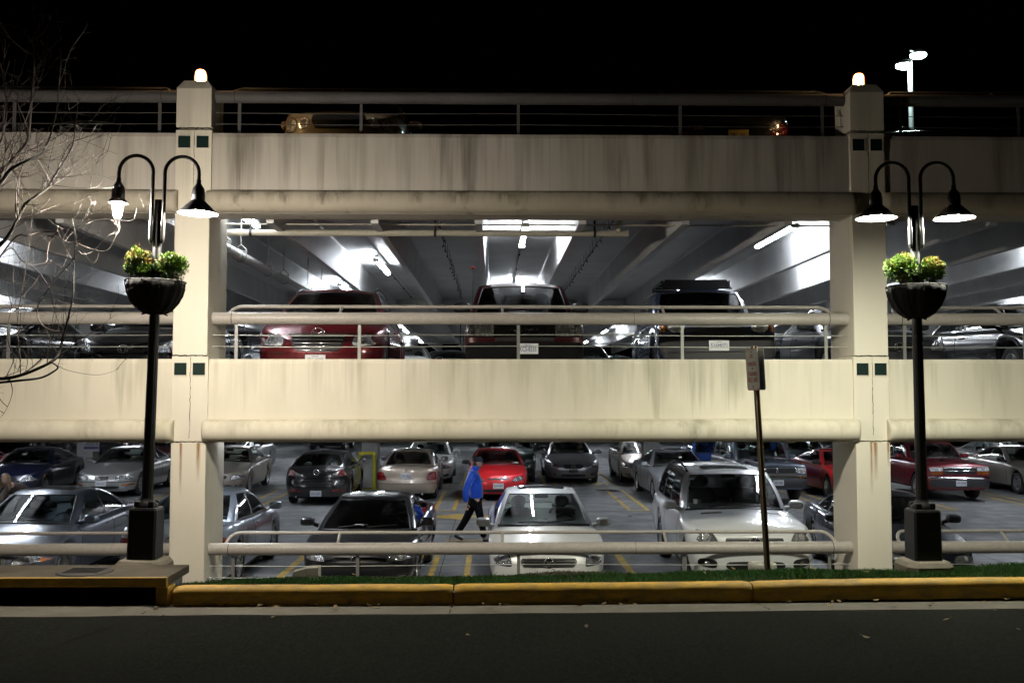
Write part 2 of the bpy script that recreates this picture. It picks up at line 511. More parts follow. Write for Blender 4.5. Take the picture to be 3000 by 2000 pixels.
# lower floor, marked bays
def floor_mat():
    m, nt, n, l, b = new_mat('oil_stained_parking_concrete')
    v = pos_scaled(n, l, (1, 1, 1))
    f = ramp(n, l, noise_tex(n, l, v, 0.55, 6), 0.32, 0.7)
    tracks = ramp(n, l, noise_tex(n, l, pos_scaled(n, l, (0.35, 2.6, 1)), 1.0, 4), 0.45, 0.75, 0, 0.4)
    fine = noise_tex(n, l, v, 55, 4)
    spots = ramp(n, l, noise_tex(n, l, v, 2.6, 5, 0.6), 0.60, 0.72, 0, 0.7)
    c = mixc(n, l, f, (0.155, 0.16, 0.163), (0.075, 0.077, 0.08))
    c = mixc(n, l, tracks, c, (0.06, 0.06, 0.065))
    c = mixc(n, l, spots, c, (0.035, 0.035, 0.04))
    c = mixc(n, l, ramp(n, l, fine, 0.4, 0.7, 0, 0.35), c, (0.08, 0.08, 0.08))
    l.new(c, b.inputs['Base Color'])
    l.new(ramp(n, l, noise_tex(n, l, v, 1.6, 5), 0.35, 0.7, 0.48, 0.85), b.inputs['Roughness']); b.inputs['Specular IOR Level'].default_value = .35
    bump(n, l, b, fine, 0.2, 0.004)
    return m
FLOORM = floor_mat()
mb = MB(); mb.box((-27, 14.0, -.3), (27, 62, 0))
tag(mb.build('parking_floor', FLOORM), kind='structure')
mb = MB()
for (x0, y0, x1, y1) in ((-27, 25.9, 27, 25.93), (-27, 33.0, 27, 33.03), (-.92, 14, -.905, 26), (-9.0, 26, -8.98, 40), (9.2, 14, 9.22, 40), (1.0, 33, 1.02, 60)):
    mb.add([(x0, y0, .004), (x1, y0, .004), (x1, y1, .004), (x0, y1, .004)], [(0, 1, 2, 3)])
tag(mb.build('floor_joint_line', M_['crack']), kind='structure')
# painted bay lines
mb = MB()
def stripe(x0, y0, x1, y1, w=.10):
    a = Vector((x0, y0, .006)); b_ = Vector((x1, y1, .006)); t = (b_ - a).normalized(); s = Vector((-t.y, t.x, 0)) * w / 2
    mb.add([a - s, b_ - s, b_ + s, a + s], [(0, 1, 2, 3)])
def hairpin(x, y0, y1, g=.24, end='both'):
    stripe(x - g, y0, x - g, y1); stripe(x + g, y0, x + g, y1)
    if end in ('both', 'far'): stripe(x - g - .05, y1, x + g + .05, y1)
    if end in ('both', 'near'): stripe(x - g - .05, y0, x + g + .05, y0)
for x in (-9.2, -6.2, -3.55, 2.15, 5.35, 8.2, 11.0):
    if x == 2.15: stripe(x + .2, 14.4, x + .2, 19.4, .13)
    elif x == -3.55: stripe(x, 14.4, x, 19.4, .13)
    else: hairpin(x, 14.4, 19.4, .2, 'far')
hairpin(-.75, 14.4, 19.6, .3, 'far')
for x in (-15.2, -12.4, -9.6, -6.55, -3.75, -1.28, 1.5, 3.8, 6.55, 9.2, 11.9, 14.8):
    hairpin(x, 26.1, 31.6, .24, 'near'); hairpin(x, 33.4, 38.8, .24, 'far')
    stripe(x - .7, 32.4, x + .7, 32.4)
for k in range(6): stripe(2.1 + k * .34, 33.3 + k * .0, 2.1 + k * .34, 34.6, .08)
# yellow arrow on the driving lane pointing along the aisle
mb.add([(-1.78, 24.9, .0065), (-.75, 24.3, .0065), (-.75, 25.5, .0065)], [(0, 1, 2)])
mb.add([(-.75, 24.72, .0068), (.25, 24.72, .0068), (.25, 25.08, .0068), (-.75, 25.08, .0068)], [(0, 1, 2, 3)])
stripe(-1.0, 20.85, .5, 20.85, .14)
tag(mb.build('floor_marking', M_['line']), kind='structure')
# spilled water catching the light
m, nt, n, l, b = new_mat('spilled_water'); b.inputs['Base Color'].default_value = (.05, .05, .055, 1); b.inputs['Roughness'].default_value = .03; b.inputs['Specular IOR Level'].default_value = 1
mb = MB()
rng = random.Random(3)
for (px, py, s) in ((1785, 1436, .28), (1762, 1435, .14), (1800, 1438, .18), (1808, 1462, .06), (1790, 1470, .05), (1845, 1511, .05)):
    c = P(px, py, 30); v_ = (c - CAM); c = CAM + v_ * ((0.005 - CAM.z) / v_.z)
    ring = [(c.x + s * 1.2 * math.cos(a) * rng.uniform(.6, 1.2), c.y + s * .9 * math.sin(a) * rng.uniform(.6, 1.2), .0075) for a in [2 * math.pi * i / 18 for i in range(18)]]
    mb.add(ring, [tuple(range(18))])
tag(mb.build('water_spill', m), kind='structure')

# ---------------------------------------------------------------- guardrails
BAYN = ('in the bay behind the bare branches', 'in the wide middle bay', 'in the bay behind the right lamp post')
LEVN = ('at ground level', 'on the first deck', 'on the roof deck')
for lev in range(3):
    z = lev * H
    for bi in range(3):
        x0, x1 = CX[bi] + .2425, CX[bi + 1] - .2425
        g = thing('guardrail', f'ivory pipe guardrail {LEVN[lev]} {BAYN[bi]}', 'railing', ((x0 + x1) / 2, 14.2, z + (.33 if lev else .3)), 0, 'pipe guardrails of the garage')
        gb = g.location
        zc = z + .885 + (.03 if lev == 1 else .02 if lev == 2 else -.02)
        mb = MB(); mb.tube([(x0 + .004, 14.2, zc), (x1 - .004, 14.2, zc)], .0875, 20)
        for xe in (x0 + .28, x1 - .28): mb.tube([(xe - .005, 14.2, zc), (xe + .005, 14.2, zc)], .0885, 20, 1)
        mb.tube([(x0 + .66 * (x1 - x0), 14.2, zc), (x0 + .66 * (x1 - x0) + .005, 14.2, zc)], .088, 20, 1)
        IV = M_['dimmed_rail'] if lev == 2 else M_['ivory']
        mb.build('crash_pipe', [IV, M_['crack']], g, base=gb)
        # slimmer hand rail set back and above, ends bent down to the pipe
        mb = MB(); zt = zc + .19; yt = 14.46; xa, xb = x0 + .22, x1 - .22
        path = [(xa, 14.24, zc + .04)]
        for i in range(7):
            a = math.pi / 2 * i / 6; path.append((xa + .14 * (1 - math.cos(a)), 14.24 + .22 * math.sin(a), zc + .06 + (zt - zc - .06) * math.sin(a)))
        for i in range(6, -1, -1):
            a = math.pi / 2 * i / 6; path.append((xb - .14 * (1 - math.cos(a)), 14.24 + .22 * math.sin(a), zc + .06 + (zt - zc - .06) * math.sin(a)))
        path.append((xb, 14.24, zc + .04))
        mb.tube(path, .025, 10)
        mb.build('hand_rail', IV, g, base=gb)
        for fx in (.197, .4535, .71) if True else ():
            xx = x0 + .36 + fx * (x1 - x0 - .0) - .36 + .0
            mb = MB(); mb.tube([(xx, 14.23, zc + .05), (xx - .0, 14.46, zt)], .021, 8)
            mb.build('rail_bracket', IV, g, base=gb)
        for fx in (.037, .229, .4785, .737, .965):
            xx = x0 + fx * (x1 - x0)
            mb = MB(); mb.box((xx - .022, 14.195, z + (.335 if lev else .2)), (xx + .022, 14.209, zc - .07))
            mb.build('post', M_['dimmed_rail'] if lev == 2 else M_['galv'], g, base=gb)
        for dz in ((.678, .516) if lev else (.63, .465)):
            mb = MB(); pts = [(x0 + (x1 - x0) * i / 24, 14.215, z + dz - .008 * math.sin(math.pi * i / 24 * 3)) for i in range(25)]
            mb.tube(pts, .0055, 6); mb.tube([(x0 + .002, 14.215, z + dz), (x0 + .05, 14.215, z + dz)], .01, 6)
            mb.build('cable', M_['dimmed_rail'] if lev == 2 else M_['cable'], g, base=gb)

# ---------------------------------------------------------------- ceiling lights
def lamp_proto():
    t = thing('fluorescent_light', 'twin fluorescent strip light', 'ceiling light')
    mb = MB(); mb.box((-.035, -1.22, .05), (.035, 1.22, .10), 0, .008)
    for y in (-1.2, 0.0, 1.2): mb.box((-.06, y - .03, -.045), (.06, y + .03, .03))
    mb.build('housing', M_['bigpipe'], t)
    for y0 in (-1.16, .04):
        mb = MB()
        mb.tube([(0, y0, -.01), (0, y0 + 1.12, -.01)], .042, 10)
        mb.build('tube', M_['tube'], t)
    mb = MB()
    for y in (-.9, .9): mb.tube([(0, y, .11), (0, y, .37)], .01, 6)
    mb.build('hanger', M_['galv'], t)
    return t
LP = lamp_proto(); LK = [(c) for c in kids(LP)]
first = True
ltxt = ('on the ground floor ceiling', 'under the roof deck')
for lev in (0, 1):
    for ri, y in enumerate((17.9, 22.4, 27.3, 36.5, 45.5, 55.0)):
        xs = [.54 + 3 * SP * k for k in range(-4, 5)]
        if ri == 1: xs = [-2.51 + 6 * SP * k for k in range(-2, 3)]
        if ri >= 3: xs = [.54 + 3 * SP * k for k in range(-4, 5)]
        for x in xs:
            if y < MOD2 and abs(x) > 16.5: continue
            t = LP if first else copy_tree(LP, None, LK)
            first = False
            if ri == 0 and abs(x + 4.03) < .1: y = 15.72
            t.location = (x, y, 5.90 - (1 - lev) * H)
            y = (17.9, 22.4, 27.3, 36.5, 45.5, 55.0)[ri]
            t['group'] = 'fluorescent lights ' + ltxt[lev]
            t['label'] = 'white twin tube fluorescent light hanging between the beams ' + ltxt[lev]
            if lev == 1:
                if ri == 0 and abs(x - .54) < .1: t['label'] = 'lit fluorescent tube above the maroon four wheel drive, crossed by the cream drain pipe'
                if ri == 0 and abs(x - 5.11) < .1: t['label'] = 'lit fluorescent tube half hidden by a beam above the blue four wheel drive'
                if ri == 1 and abs(x + 2.51) < .1: t['label'] = 'lit fluorescent tube hanging above the red minivan'

# ---------------------------------------------------------------- pipes under the roof deck
zz = P(1200, 683, 15.3).z
xa = P(640, 690, 15.3).x - .6; xb = P(1835, 683, 15.3).x
t = thing('drain_pipe', 'cream plastic drain pipe with capped end crossing under the roof deck', 'pipe', (xa, 15.3, zz))
mb = MB(); mb.tube([(xa, 15.3, zz), (xb, 15.3, zz)], .05, 16); mb.tube([(xb - .02, 15.3, zz), (xb + .03, 15.3, zz)], .056, 16); mb.tube([(xb - .28, 15.3, zz), (xb - .16, 15.3, zz)], .055, 16)
mb.tube([(xb - .12, 15.3, zz), (xb - .12, 15.3, zz + .28)], .05, 12)
mb.build('pipe', M_['pvc'], t, base=t.location)
for px in (735, 1275, 1742):
    x = P(px, 683, 15.3).x
    mb = MB(); mb.tube([(x - .02, 15.3, zz), (x + .02, 15.3, zz)], .058, 14); mb.box((x - .014, 15.29, zz + .05), (x + .014, 15.31, zz + .42))
    mb.build('hanger', M_['black'], t, base=t.location)
zz = P(1500, 659, 15.0).z
mb = MB(); mb.tube([(P(600, 655, 15.0).x, 15.0, zz), (P(2520, 660, 15.0).x, 15.0, zz)], .012, 8)
for px in (755, 1300, 1722, 2337): mb.tube([(P(px, 659, 15.).x - .02, 15.0, zz), (P(px, 659, 15.).x + .02, 15.0, zz)], .022, 8)
tag(mb.build('conduit', M_['pvc'], None, base=(0, 15.0, zz)), 'thin cream conduit running along the garage front above the drain pipe', 'conduit')
# long round pipe going back into the garage on clevis hangers
X = -4.22; Z = 5.33
t = thing('standpipe', 'long white round pipe on clevis hangers running back along a beam', 'pipe', (X, 15.0, Z))
mb = MB(); mb.tube([(X, 14.7, Z), (X, 32.2, Z)], .083, 18)
for y in (16.3, 19.5, 23.0, 27.0): mb.tube([(X, y, Z), (X, y + .1, Z)], .092, 18)
mb.build('pipe', M_['bigpipe'], t, base=t.location)
for y in (15.6, 16.6, 18.6, 20.0, 22.6, 24.4, 27.5, 30.2):
    mb = MB()
    ring = [(X + .092 * math.sin(a), y, Z - .092 * math.cos(a)) for a in [R(-100 + 200 * i / 12) for i in range(13)]]
    ring = [(X - .092, y, Z + .13)] + ring + [(X + .092, y, Z + .13)]
    mb.tube(ring, .008, 5); mb.tube([(X - .092, y, Z + .12), (X, y, Z + .20), (X + .092, y, Z + .12)], .008, 5); mb.tube([(X - .11, y, Z + .09), (X + .11, y, Z + .09)], .008, 5); mb.tube([(X, y, Z + .2), (X, y, Z + .8)], .008, 5)
    mb.build('clevis_hanger', M_['galv'], t, base=t.location)
# heat cables with clips, one each side of the middle light
for (X, Z, lab) in ((-.95, 5.9, 'black cable with clips hanging below the ceiling above the red minivan'), (1.98, 5.9, 'black cable with clips hanging below the ceiling above the blue four wheel drive')):
    mb = MB(); pts = []; y = 14.8; k = 0
    while y < 30:
        pts.append((X + random.uniform(-.012, .012), y, Z + random.uniform(-.012, .012))); y += .35
    mb.tube(pts, .011, 6)
    for p in pts[::2]:
        mb.tube([p, (p[0] + random.uniform(-.06, .06), p[1], p[2] - .05)], .012, 5); mb.tube([p, (p[0], p[1], p[2] + .2)], .004, 4)
    tag(mb.build('cable_run', M_['black'], None, base=(X, 14.8, Z)), lab, 'cable')
for (X, y0, y1, lab) in ((.54, 19.3, 31, 'thin conduit trailing back from the middle ceiling light'), (-2.51, 23.7, 31, 'thin conduit trailing back from the ceiling light over the red minivan')):
    mb = MB(); mb.tube([(X, y0, 5.98), (X, y1, 5.98)], .012, 6)
    for k in range(4): mb.tube([(X, y0 + 1.5 + k * 2.4, 5.96), (X, y0 + 1.62 + k * 2.4, 5.96)], .022, 6)
    tag(mb.build('conduit', M_['black'], None, base=(X, y0, 5.98)), lab, 'conduit')
# sprinkler lines in the rear half of the first deck
for (y, z_, lab) in ((36.0, 5.2, 'thin sprinkler pipe across the rear of the first deck, the higher of two'), (40.0, 5.05, 'thin sprinkler pipe across the rear of the first deck, the lower of two')):
    t = thing('sprinkler_pipe', lab, 'pipe', (0, y, z_))
    mb = MB(); mb.tube([(-16, y, z_), (16, y, z_)], .025, 8); mb.build('pipe', M_['bigpipe'], t, base=t.location)
    for x in (-13, -9, -4.6, -1.2, 3.0, 7.0, 11):
        mb = MB(); mb.tube([(x, y, z_ + .4), (x, y, z_ - .35)], .022, 6); mb.tube([(x - .22, y, z_ - .1), (x + .22, y, z_ - .1)], .03, 6)
        mb.build('sprinkler_head', M_['black'], t, base=t.location)
# yellow column guard and the aisle sign
c0 = P(1087, 1432, 31.8)
t = thing('column_guard', 'bright yellow steel guard frame in front of the concrete column behind the black hatchback', 'guard frame', (c0.x, 31.9, 0))
mb = MB(); xa = P(1054, 1432, 31.9).x; xb = P(1096, 1432, 31.9).x; zt = P(1075, 1323, 31.9).z
for x in (xa, xb):
    mb.box((x - .045, 31.86, 0), (x + .045, 31.94, zt), 0, .008)
mb.box((xa + .046, 31.86, zt - .09), (xb - .046, 31.94, zt), 0, .008)
mb.build('frame', M_['yellow'], t, base=t.location)
mb = MB(); mb.box((xa - .1, 31.83, 0.001), (xb + .1, 31.97, .02)); mb.build('base_plate', M_['yellow'], t, base=t.location)
a = P(242, 1296, 32.3); b_ = P(288, 1320, 32.3)
sgn = thing('aisle_sign', 'white sign reading AISLE A with purple stripe on concrete column', 'sign', ((a.x + b_.x) / 2, 32.38, b_.z))
mb = MB(); mb.box((a.x, 32.36, b_.z - .02), (b_.x, 32.385, a.z + .25)); mb.build('panel', simple('white_sign_face', (.62, .61, .68), .5), sgn, base=sgn.location)
mb = MB(); w = b_.x - a.x
text_mb(mb, 'AISLE·A', .115, Matrix.Translation(((a.x + b_.x) / 2, 32.357, a.z - .05)), 0, w * .9)
mb.build('lettering', simple('sign_purple_grey_ink', (.10, .09, .17), .5), sgn, base=sgn.location)
mb = MB(); mb.box((a.x + .02, 32.352, b_.z + .05), (b_.x - .02, 32.36, b_.z + .13)); mb.build('stripe', simple('sign_purple', (.10, .06, .19), .5), sgn, base=sgn.location)
# ================================================================== vehicles
def itp(pts, x):
    """smooth interpolation through (x, value) points"""
    if x <= pts[0][0]: return pts[0][1]
    if x >= pts[-1][0]: return pts[-1][1]
    for i in range(len(pts) - 1):
        if pts[i][0] <= x <= pts[i + 1][0]:
            x0, y0 = pts[i]; x1, y1 = pts[i + 1]
            h = x1 - x0; u = (x - x0) / h
            m0 = (y1 - pts[i - 1][1]) / (x1 - pts[i - 1][0]) if i > 0 else (y1 - y0) / h
            m1 = (pts[i + 2][1] - y0) / (pts[i + 2][0] - x0) if i + 2 < len(pts) else (y1 - y0) / h
            d = (y1 - y0) / h
            if d == 0: m0 = m1 = 0
            else:
                m0 = max(min(m0 / d, 3), 0) * d; m1 = max(min(m1 / d, 3), 0) * d
            return ((2 * u ** 3 - 3 * u * u + 1) * y0 + (u ** 3 - 2 * u * u + u) * h * m0 + (3 * u * u - 2 * u ** 3) * y1 + (u ** 3 - u * u) * h * m1)
    return pts[-1][1]

CARM = dict(
    glass=glass('tinted_car_glass', (0.60, 0.66, 0.64)), dark_glass=glass('dark_car_glass', (0.10, 0.11, 0.11)),
    trim=simple('black_trim', (.012, .012, .013), .4), bumper=simple('dark_plastic', (.03, .03, .032), .5, 0, 0, .3),
    bowl=lens('headlight_bowl', (.9, .9, .9), .2, .3, 120, .8), chrome=simple('chrome', (.75, .75, .76), .08, 1.0), rim=simple('alloy_rim', (.42, .42, .43), .28, .9), steelrim=simple('grey_wheel_cover', (.22, .22, .23), .35, .7),
    headdark=lens('dark_headlight_lens', (.42, .43, .45), .12, .75), head=lens('headlight_lens', (.88, .89, .90), .18, .0, 24, .35), red=lens('red_taillight_lens', (.19, .007, .009), .15, .1, 40), clear=lens('clear_taillight_lens', (.6, .58, .58), .12, .6, 45), amber=lens('amber_indicator_lens', (.55, .17, .02), .15, .1, 40),
    seat=rough_surface('dark_seat_fabric', (.045, .045, .048), (.03, .03, .03), 5, .9), tan=rough_surface('tan_seat_fabric', (.20, .165, .12), (.15, .12, .09), 5, .85), grey=rough_surface('grey_seat_fabric', (.12, .125, .13), (.09, .09, .095), 5, .9),
    plate=simple('licence_plate_white', (.60, .61, .63), .45), ink=simple('licence_plate_ink', (.03, .05, .16), .5), yplate=simple('licence_plate_yellow', (.55, .42, .12), .45), kink=simple('licence_plate_black_ink', (.02, .02, .02), .5),
    under=simple('underbody_black', (.006, .006, .006), .9, 0, 0, .1), rubber=M_['darkrubber'], sunroof=simple('sunroof_dark_glass', (.008, .008, .009), .06), sticker=simple('paper_sticker', (.55, .56, .50), .6))

BASE = dict(L=4.7, W=.89, sill=.23, rw=.325, fax=.92, rax=1.02, rf=.75, nf=2.7, rr=.55, nr=3.2,
            sh=[(0, .64), (.12, .69), (.35, .745), (.9, .84), (1.3, .905), (1.8, .93), (3.2, .965), (3.9, .985), (4.5, .965), (4.7, .92)],
            cr=[(0, .05), (.5, .085), (1.2, .09), (3.0, .05), (4.3, .05), (4.7, .04)],
            fi=[(.15, .16), (.24, .06), (.34, .015), (.48, .0), (.56, .015), (.66, .07), (.80, .17)],
            ri=[(.15, .18), (.26, .06), (.36, .0), (.56, .0), (.62, .035), (.85, .06), (1.0, .10)],
            tum=[(0, .07), (.25, .02), (.55, .0), (.8, .015), (1, .075)],
            wb=1.22, wbc=.30, wt=2.02, wtc=.20, rt=3.02, rtc=.10, rb=3.95, rbc=.16, gb=.80, gt=.575, Hr=1.41, rdrop=.045, rcr=.055,
            bp=.50, bp2=None, headmat='headdark', glass='glass', seat='seat', rim='rim', spokes=5)

def merged(*ds):
    o = dict(BASE)
    for d in ds: o.update(d)
    return o

SEDAN = {}
COMPACT = dict(L=4.45, W=.86, wb=1.05, wt=1.85, rt=2.85, rb=3.85, Hr=1.43, sh=[(0, .66), (.12, .71), (.35, .77), (.85, .87), (1.1, .92), (1.6, .945), (3.0, .98), (3.7, 1.01), (4.25, .99), (4.45, .95)], cr=[(0, .05), (.5, .085), (1.1, .09), (2.8, .05), (4.1, .05), (4.45, .04)])
HATCH = dict(L=4.3, W=.88, wb=1.0, wt=1.8, rt=3.35, rtc=.06, rb=4.02, rbc=.10, Hr=1.44, rax=.85, gb=.80, sh=[(0, .66), (.12, .71), (.35, .78), (.85, .88), (1.05, .92), (1.6, .95), (3.2, 1.0), (3.9, 1.02), (4.15, .99), (4.3, .93)], cr=[(0, .05), (.5, .085), (1.0, .09), (2.8, .05), (4.1, .05), (4.3, .04)], bp=.44)
SUV = dict(L=4.95, W=.955, sill=.36, rw=.385, fax=.95, rax=1.1, wb=1.28, wt=2.02, wtc=.16, rt=4.35, rtc=.05, rb=4.80, rbc=.07, gb=.87, gt=.70, Hr=1.80, rr=.35, nr=4.5, nf=3.2, rf=.6, rdrop=.05,
           sh=[(0, .88), (.1, .94), (.3, 1.0), (.9, 1.07), (1.35, 1.12), (2, 1.13), (3.5, 1.14), (4.5, 1.15), (4.95, 1.13)],
           cr=[(0, .05), (.5, .08), (1.3, .08), (3.0, .03), (4.95, .02)],
           fi=[(.28, .16), (.38, .04), (.5, 0), (.66, 0), (.76, .02), (.9, .07), (1.02, .14)], ri=[(.28, .12), (.4, 0), (.65, 0), (.7, .04), (1.15, .06)], bp=.36, bp2=.66)
BOX = dict(SUV, L=4.6, W=.89, rw=.37, wb=1.42, wt=1.90, wtc=.10, wbc=.12, gb=.82, gt=.71, rt=4.1, rb=4.42, Hr=1.80, nf=4.8, rf=.35, rr=.25,
           sh=[(0, .92), (.06, .98), (.2, 1.02), (.9, 1.06), (1.42, 1.09), (2, 1.10), (3.5, 1.10), (4.3, 1.10), (4.6, 1.08)],
           fi=[(.30, .10), (.40, .0), (.62, 0), (.68, .06), (.95, .07), (1.02, .10)], ri=[(.3, .1), (.42, 0), (.62, 0), (.7, .05), (1.1, .06)], tum=[(0, .05), (.25, .0), (.7, .0), (.9, .02), (1, .06)])
VAN = dict(SUV, L=5.0, W=.985, sill=.24, rw=.34, wb=.92, wt=1.90, wtc=.22, wbc=.34, gb=.90, gt=.70, rt=4.45, rb=4.88, Hr=1.71, nf=2.7, rf=.75,
           sh=[(0, .70), (.1, .76), (.3, .85), (.7, .97), (1.0, 1.03), (1.6, 1.06), (3.5, 1.08), (4.6, 1.08), (5.0, 1.05)],
           fi=[(.2, .16), (.28, .05), (.42, .0), (.56, 0), (.66, .04), (.76, .10), (.92, .20)], bp=.34, bp2=.66, fax=.97)

class Car:
    def __init__(s, par):
        s.p = par; s.L = par['L']; s.W = par['W']
    def fz(s, x, y):
        """height field of bonnet, belt line and boot; y runs 0 (nose) .. L"""
        p = s.p
        return itp(p['sh'], y) + itp(p['cr'], y) * (1 - min(1, abs(x) / s.W) ** 2)
    def zb(s, y):
        p = s.p; z = p['sill']
        for yw in (p['fax'], s.L - p['rax']):
            ra = p['rw'] + .055; d = ra * ra - (y - yw) ** 2
            if d > 0: z = max(z, p['rw'] + math.sqrt(d))
        return z
    def tum(s, t): return itp(s.p['tum'], t)
    def outline(s):
        """half outline, nose centre -> tail centre: (px, ynominal, front weight, rear weight)"""
        p = s.p; W = s.W; out = []
        for i in range(15):
            th = math.pi / 2 * i / 14
            px = W * math.sin(th) ** (2 / p['nf']) if i else 0.0
            y = p['rf'] * (1 - math.cos(th) ** (2 / p['nf'])) if i < 14 else p['rf']
            out.append((px, y))
        ys = set()
        for yw in (p['fax'], s.L - p['rax']):
            ra = p['rw'] + .055
            for k in range(17): ys.add(round(yw + ra * math.cos(math.pi * k / 16), 4))
            ys.add(round(yw + ra + .004, 4)); ys.add(round(yw - ra - .004, 4))
        y = p['rf'] + .1
        while y < s.L - p['rr'] - .05:
            ys.add(round(y, 4)); y += .14
        for y in sorted(ys):
            if p['rf'] + .004 < y < s.L - p['rr'] - .004: out.append((W, y))
        for i in range(12, -1, -1):
            th = math.pi / 2 * i / 12
            px = W * math.sin(th) ** (2 / p['nr']) if i else 0.0
            y = s.L - p['rr'] * (1 - math.cos(th) ** (2 / p['nr'])) if i < 12 else s.L - p['rr']
            out.append((px, y))
        # more points where an arch runs into the rounded ends
        return out
    def skin(s, px, yn, t):
        """point of the lower body wall"""
        p = s.p; W = s.W
        zt = s.fz(px, yn); zb = s.zb(yn) if px > .80 * W else p['sill'] - .03 * (yn < s.L / 2)
        z = zb + (zt - zb) * t
        k = (px / W) ** 4
        x = px - s.tum(t) * k
        y = yn
        if yn < s.L / 2: y = yn + itp(p['fi'], z) * (1 - k)
        else: y = yn - itp(p['ri'], z) * (1 - k)
        return Vector((x, y - s.L / 2, z))
    # surface queries in car space (x, z) -> point on nose / tail; (y, z) -> point on side
    def nose(s, x, z, rear=False):
        p = s.p; W = s.W; ax = min(abs(x), W * .985)
        n, rf = (p['nr'], p['rr']) if rear else (p['nf'], p['rf'])
        zt = s.fz(ax, s.L if rear else 0.05); t = max(0, min(1, (z - p['sill']) / (zt - p['sill'])))
        px = ax
        for _ in range(3): px = min(W, ax + s.tum(t) * (px / W) ** 4)
        yn = rf * (1 - max(0, 1 - (px / W) ** n) ** (1 / n))
        k = (px / W) ** 4
        y = yn + itp(p['ri' if rear else 'fi'], z) * (1 - k)
        if rear: y = s.L - y
        return Vector((x, y - s.L / 2, z))
    def side(s, sg, y, z):
        yn = y; zt = s.fz(s.W, yn); zb = s.p['sill']
        t = max(0, min(1, (z - zb) / (zt - zb)))
        return Vector((sg * (s.W - s.tum(t)), yn - s.L / 2, z))
    def top(s, x, y):
        return Vector((x, y - s.L / 2, s.fz(x, y)))

def patch(fn, q, nu=6, nv=4, off=.006, thick=.03, mb=None, mi=0, rnd=0.0):
    """raised patch over surface fn(a, b); q = 4 corners (a, b): bottom-left, bottom-right, top-right, top-left"""
    mb = mb or MB()
    def pt(u, v):
        if rnd:
            uu, vv = 2 * u - 1, 2 * v - 1
            k = 1 - rnd * (uu * uu * vv * vv)
            uu *= k; vv *= k; u, v = (uu + 1) / 2, (vv + 1) / 2
        a = (q[0][0] * (1 - u) + q[1][0] * u) * (1 - v) + (q[3][0] * (1 - u) + q[2][0] * u) * v
        b = (q[0][1] * (1 - u) + q[1][1] * u) * (1 - v) + (q[3][1] * (1 - u) + q[2][1] * u) * v
        return a, b
    def nrm(a, b):
        e = .01
        d1 = fn(a + e, b) - fn(a - e, b); d2 = fn(a, b + e) - fn(a, b - e)
        n = d1.cross(d2)
        return n.normalized() if n.length > 1e-9 else Vector((0, -1, 0))
    c = fn(*pt(.5, .5)); nc = nrm(*pt(.5, .5))
    out = Vector((c.x, c.y, 0)) + Vector((0, 0, .001))
    rows = []
    for j in range(nv + 1):
        row = []
        for i in range(nu + 1):
            a, b = pt(i / nu, j / nv); p_ = fn(a, b); n = nrm(a, b)
            if n.dot(nc) < 0: n = -n
            row.append((p_, n))
        rows.append(row)
    sgn = 1 if nc.dot(out if abs(nc.z) < .8 else Vector((0, 0, 1))) > 0 else -1
    top_ = [[p_ + n * sgn * off for p_, n in r] for r in rows]
    mb.grid(top_, mi)
    # skirt
    loop = [(0, i) for i in range(nu + 1)] + [(j, nu) for j in range(1, nv + 1)] + [(nv, i) for i in range(nu - 1, -1, -1)] + [(j, 0) for j in range(nv - 1, 0, -1)]
    hi = [top_[j][i] for j, i in loop]; lo = [rows[j][i][0] - rows[j][i][1] * sgn * thick for j, i in loop]
    mb.grid([hi + [hi[0]], lo + [lo[0]]], mi, False)
    return mb

def mirror_q(q): return [(-q[1][0], q[1][1]), (-q[0][0], q[0][1]), (-q[3][0], q[3][1]), (-q[2][0], q[2][1])]

def wheel_mesh(r, spokes, w=.205):
    ty = MB(); hw = w / 2
    prof = [(r * .64, -hw * .8), (r * .74, -hw * .98), (r * .9, -hw), (r * .975, -hw * .8), (r, -hw * .4), (r, hw * .4), (r * .975, hw * .8), (r * .9, hw), (r * .74, hw * .98), (r * .64, hw * .8)]
    ty.lathe(prof, (0, 0, 0), 28, 0, True, 'x')
    rm = MB()
    rm.lathe([(r * .60, -hw * .6), (r * .655, hw * .86), (r * .615, hw * .88), (r * .58, hw * .55), (r * .54, hw * .1)], (0, 0, 0), 28, 0, True, 'x')
    rm.lathe([(0.001, hw * .1), (r * .55, hw * .1)], (0, 0, 0), 24, 1, False, 'x')
    rm.lathe([(0.001, hw * .72), (r * .10, hw * .70), (r * .14, hw * .5), (r * .14, hw * .1)], (0, 0, 0), 16, 0, True, 'x')
    for k in range(spokes):
        a = 2 * math.pi * k / spokes
        c, s_ = math.cos(a), math.sin(a)
        def q(rad, tw, h): return (h, rad * c - tw * s_, rad * s_ + tw * c)
        w0, w1 = r * .10, r * (.075 if spokes > 5 else .11)
        v = [q(r * .1, -w0, hw * .62), q(r * .1, w0, hw * .62), q(r * .62, w1, hw * .74), q(r * .62, -w1, hw * .74), q(r * .1, -w0, hw * .2), q(r * .1, w0, hw * .2), q(r * .62, w1, hw * .35), q(r * .62, -w1, hw * .35)]
        rm.add(v, [(0, 1, 2, 3), (0, 4, 5, 1), (1, 5, 6, 2), (2, 6, 7, 3), (3, 7, 4, 0)])
    return ty, rm

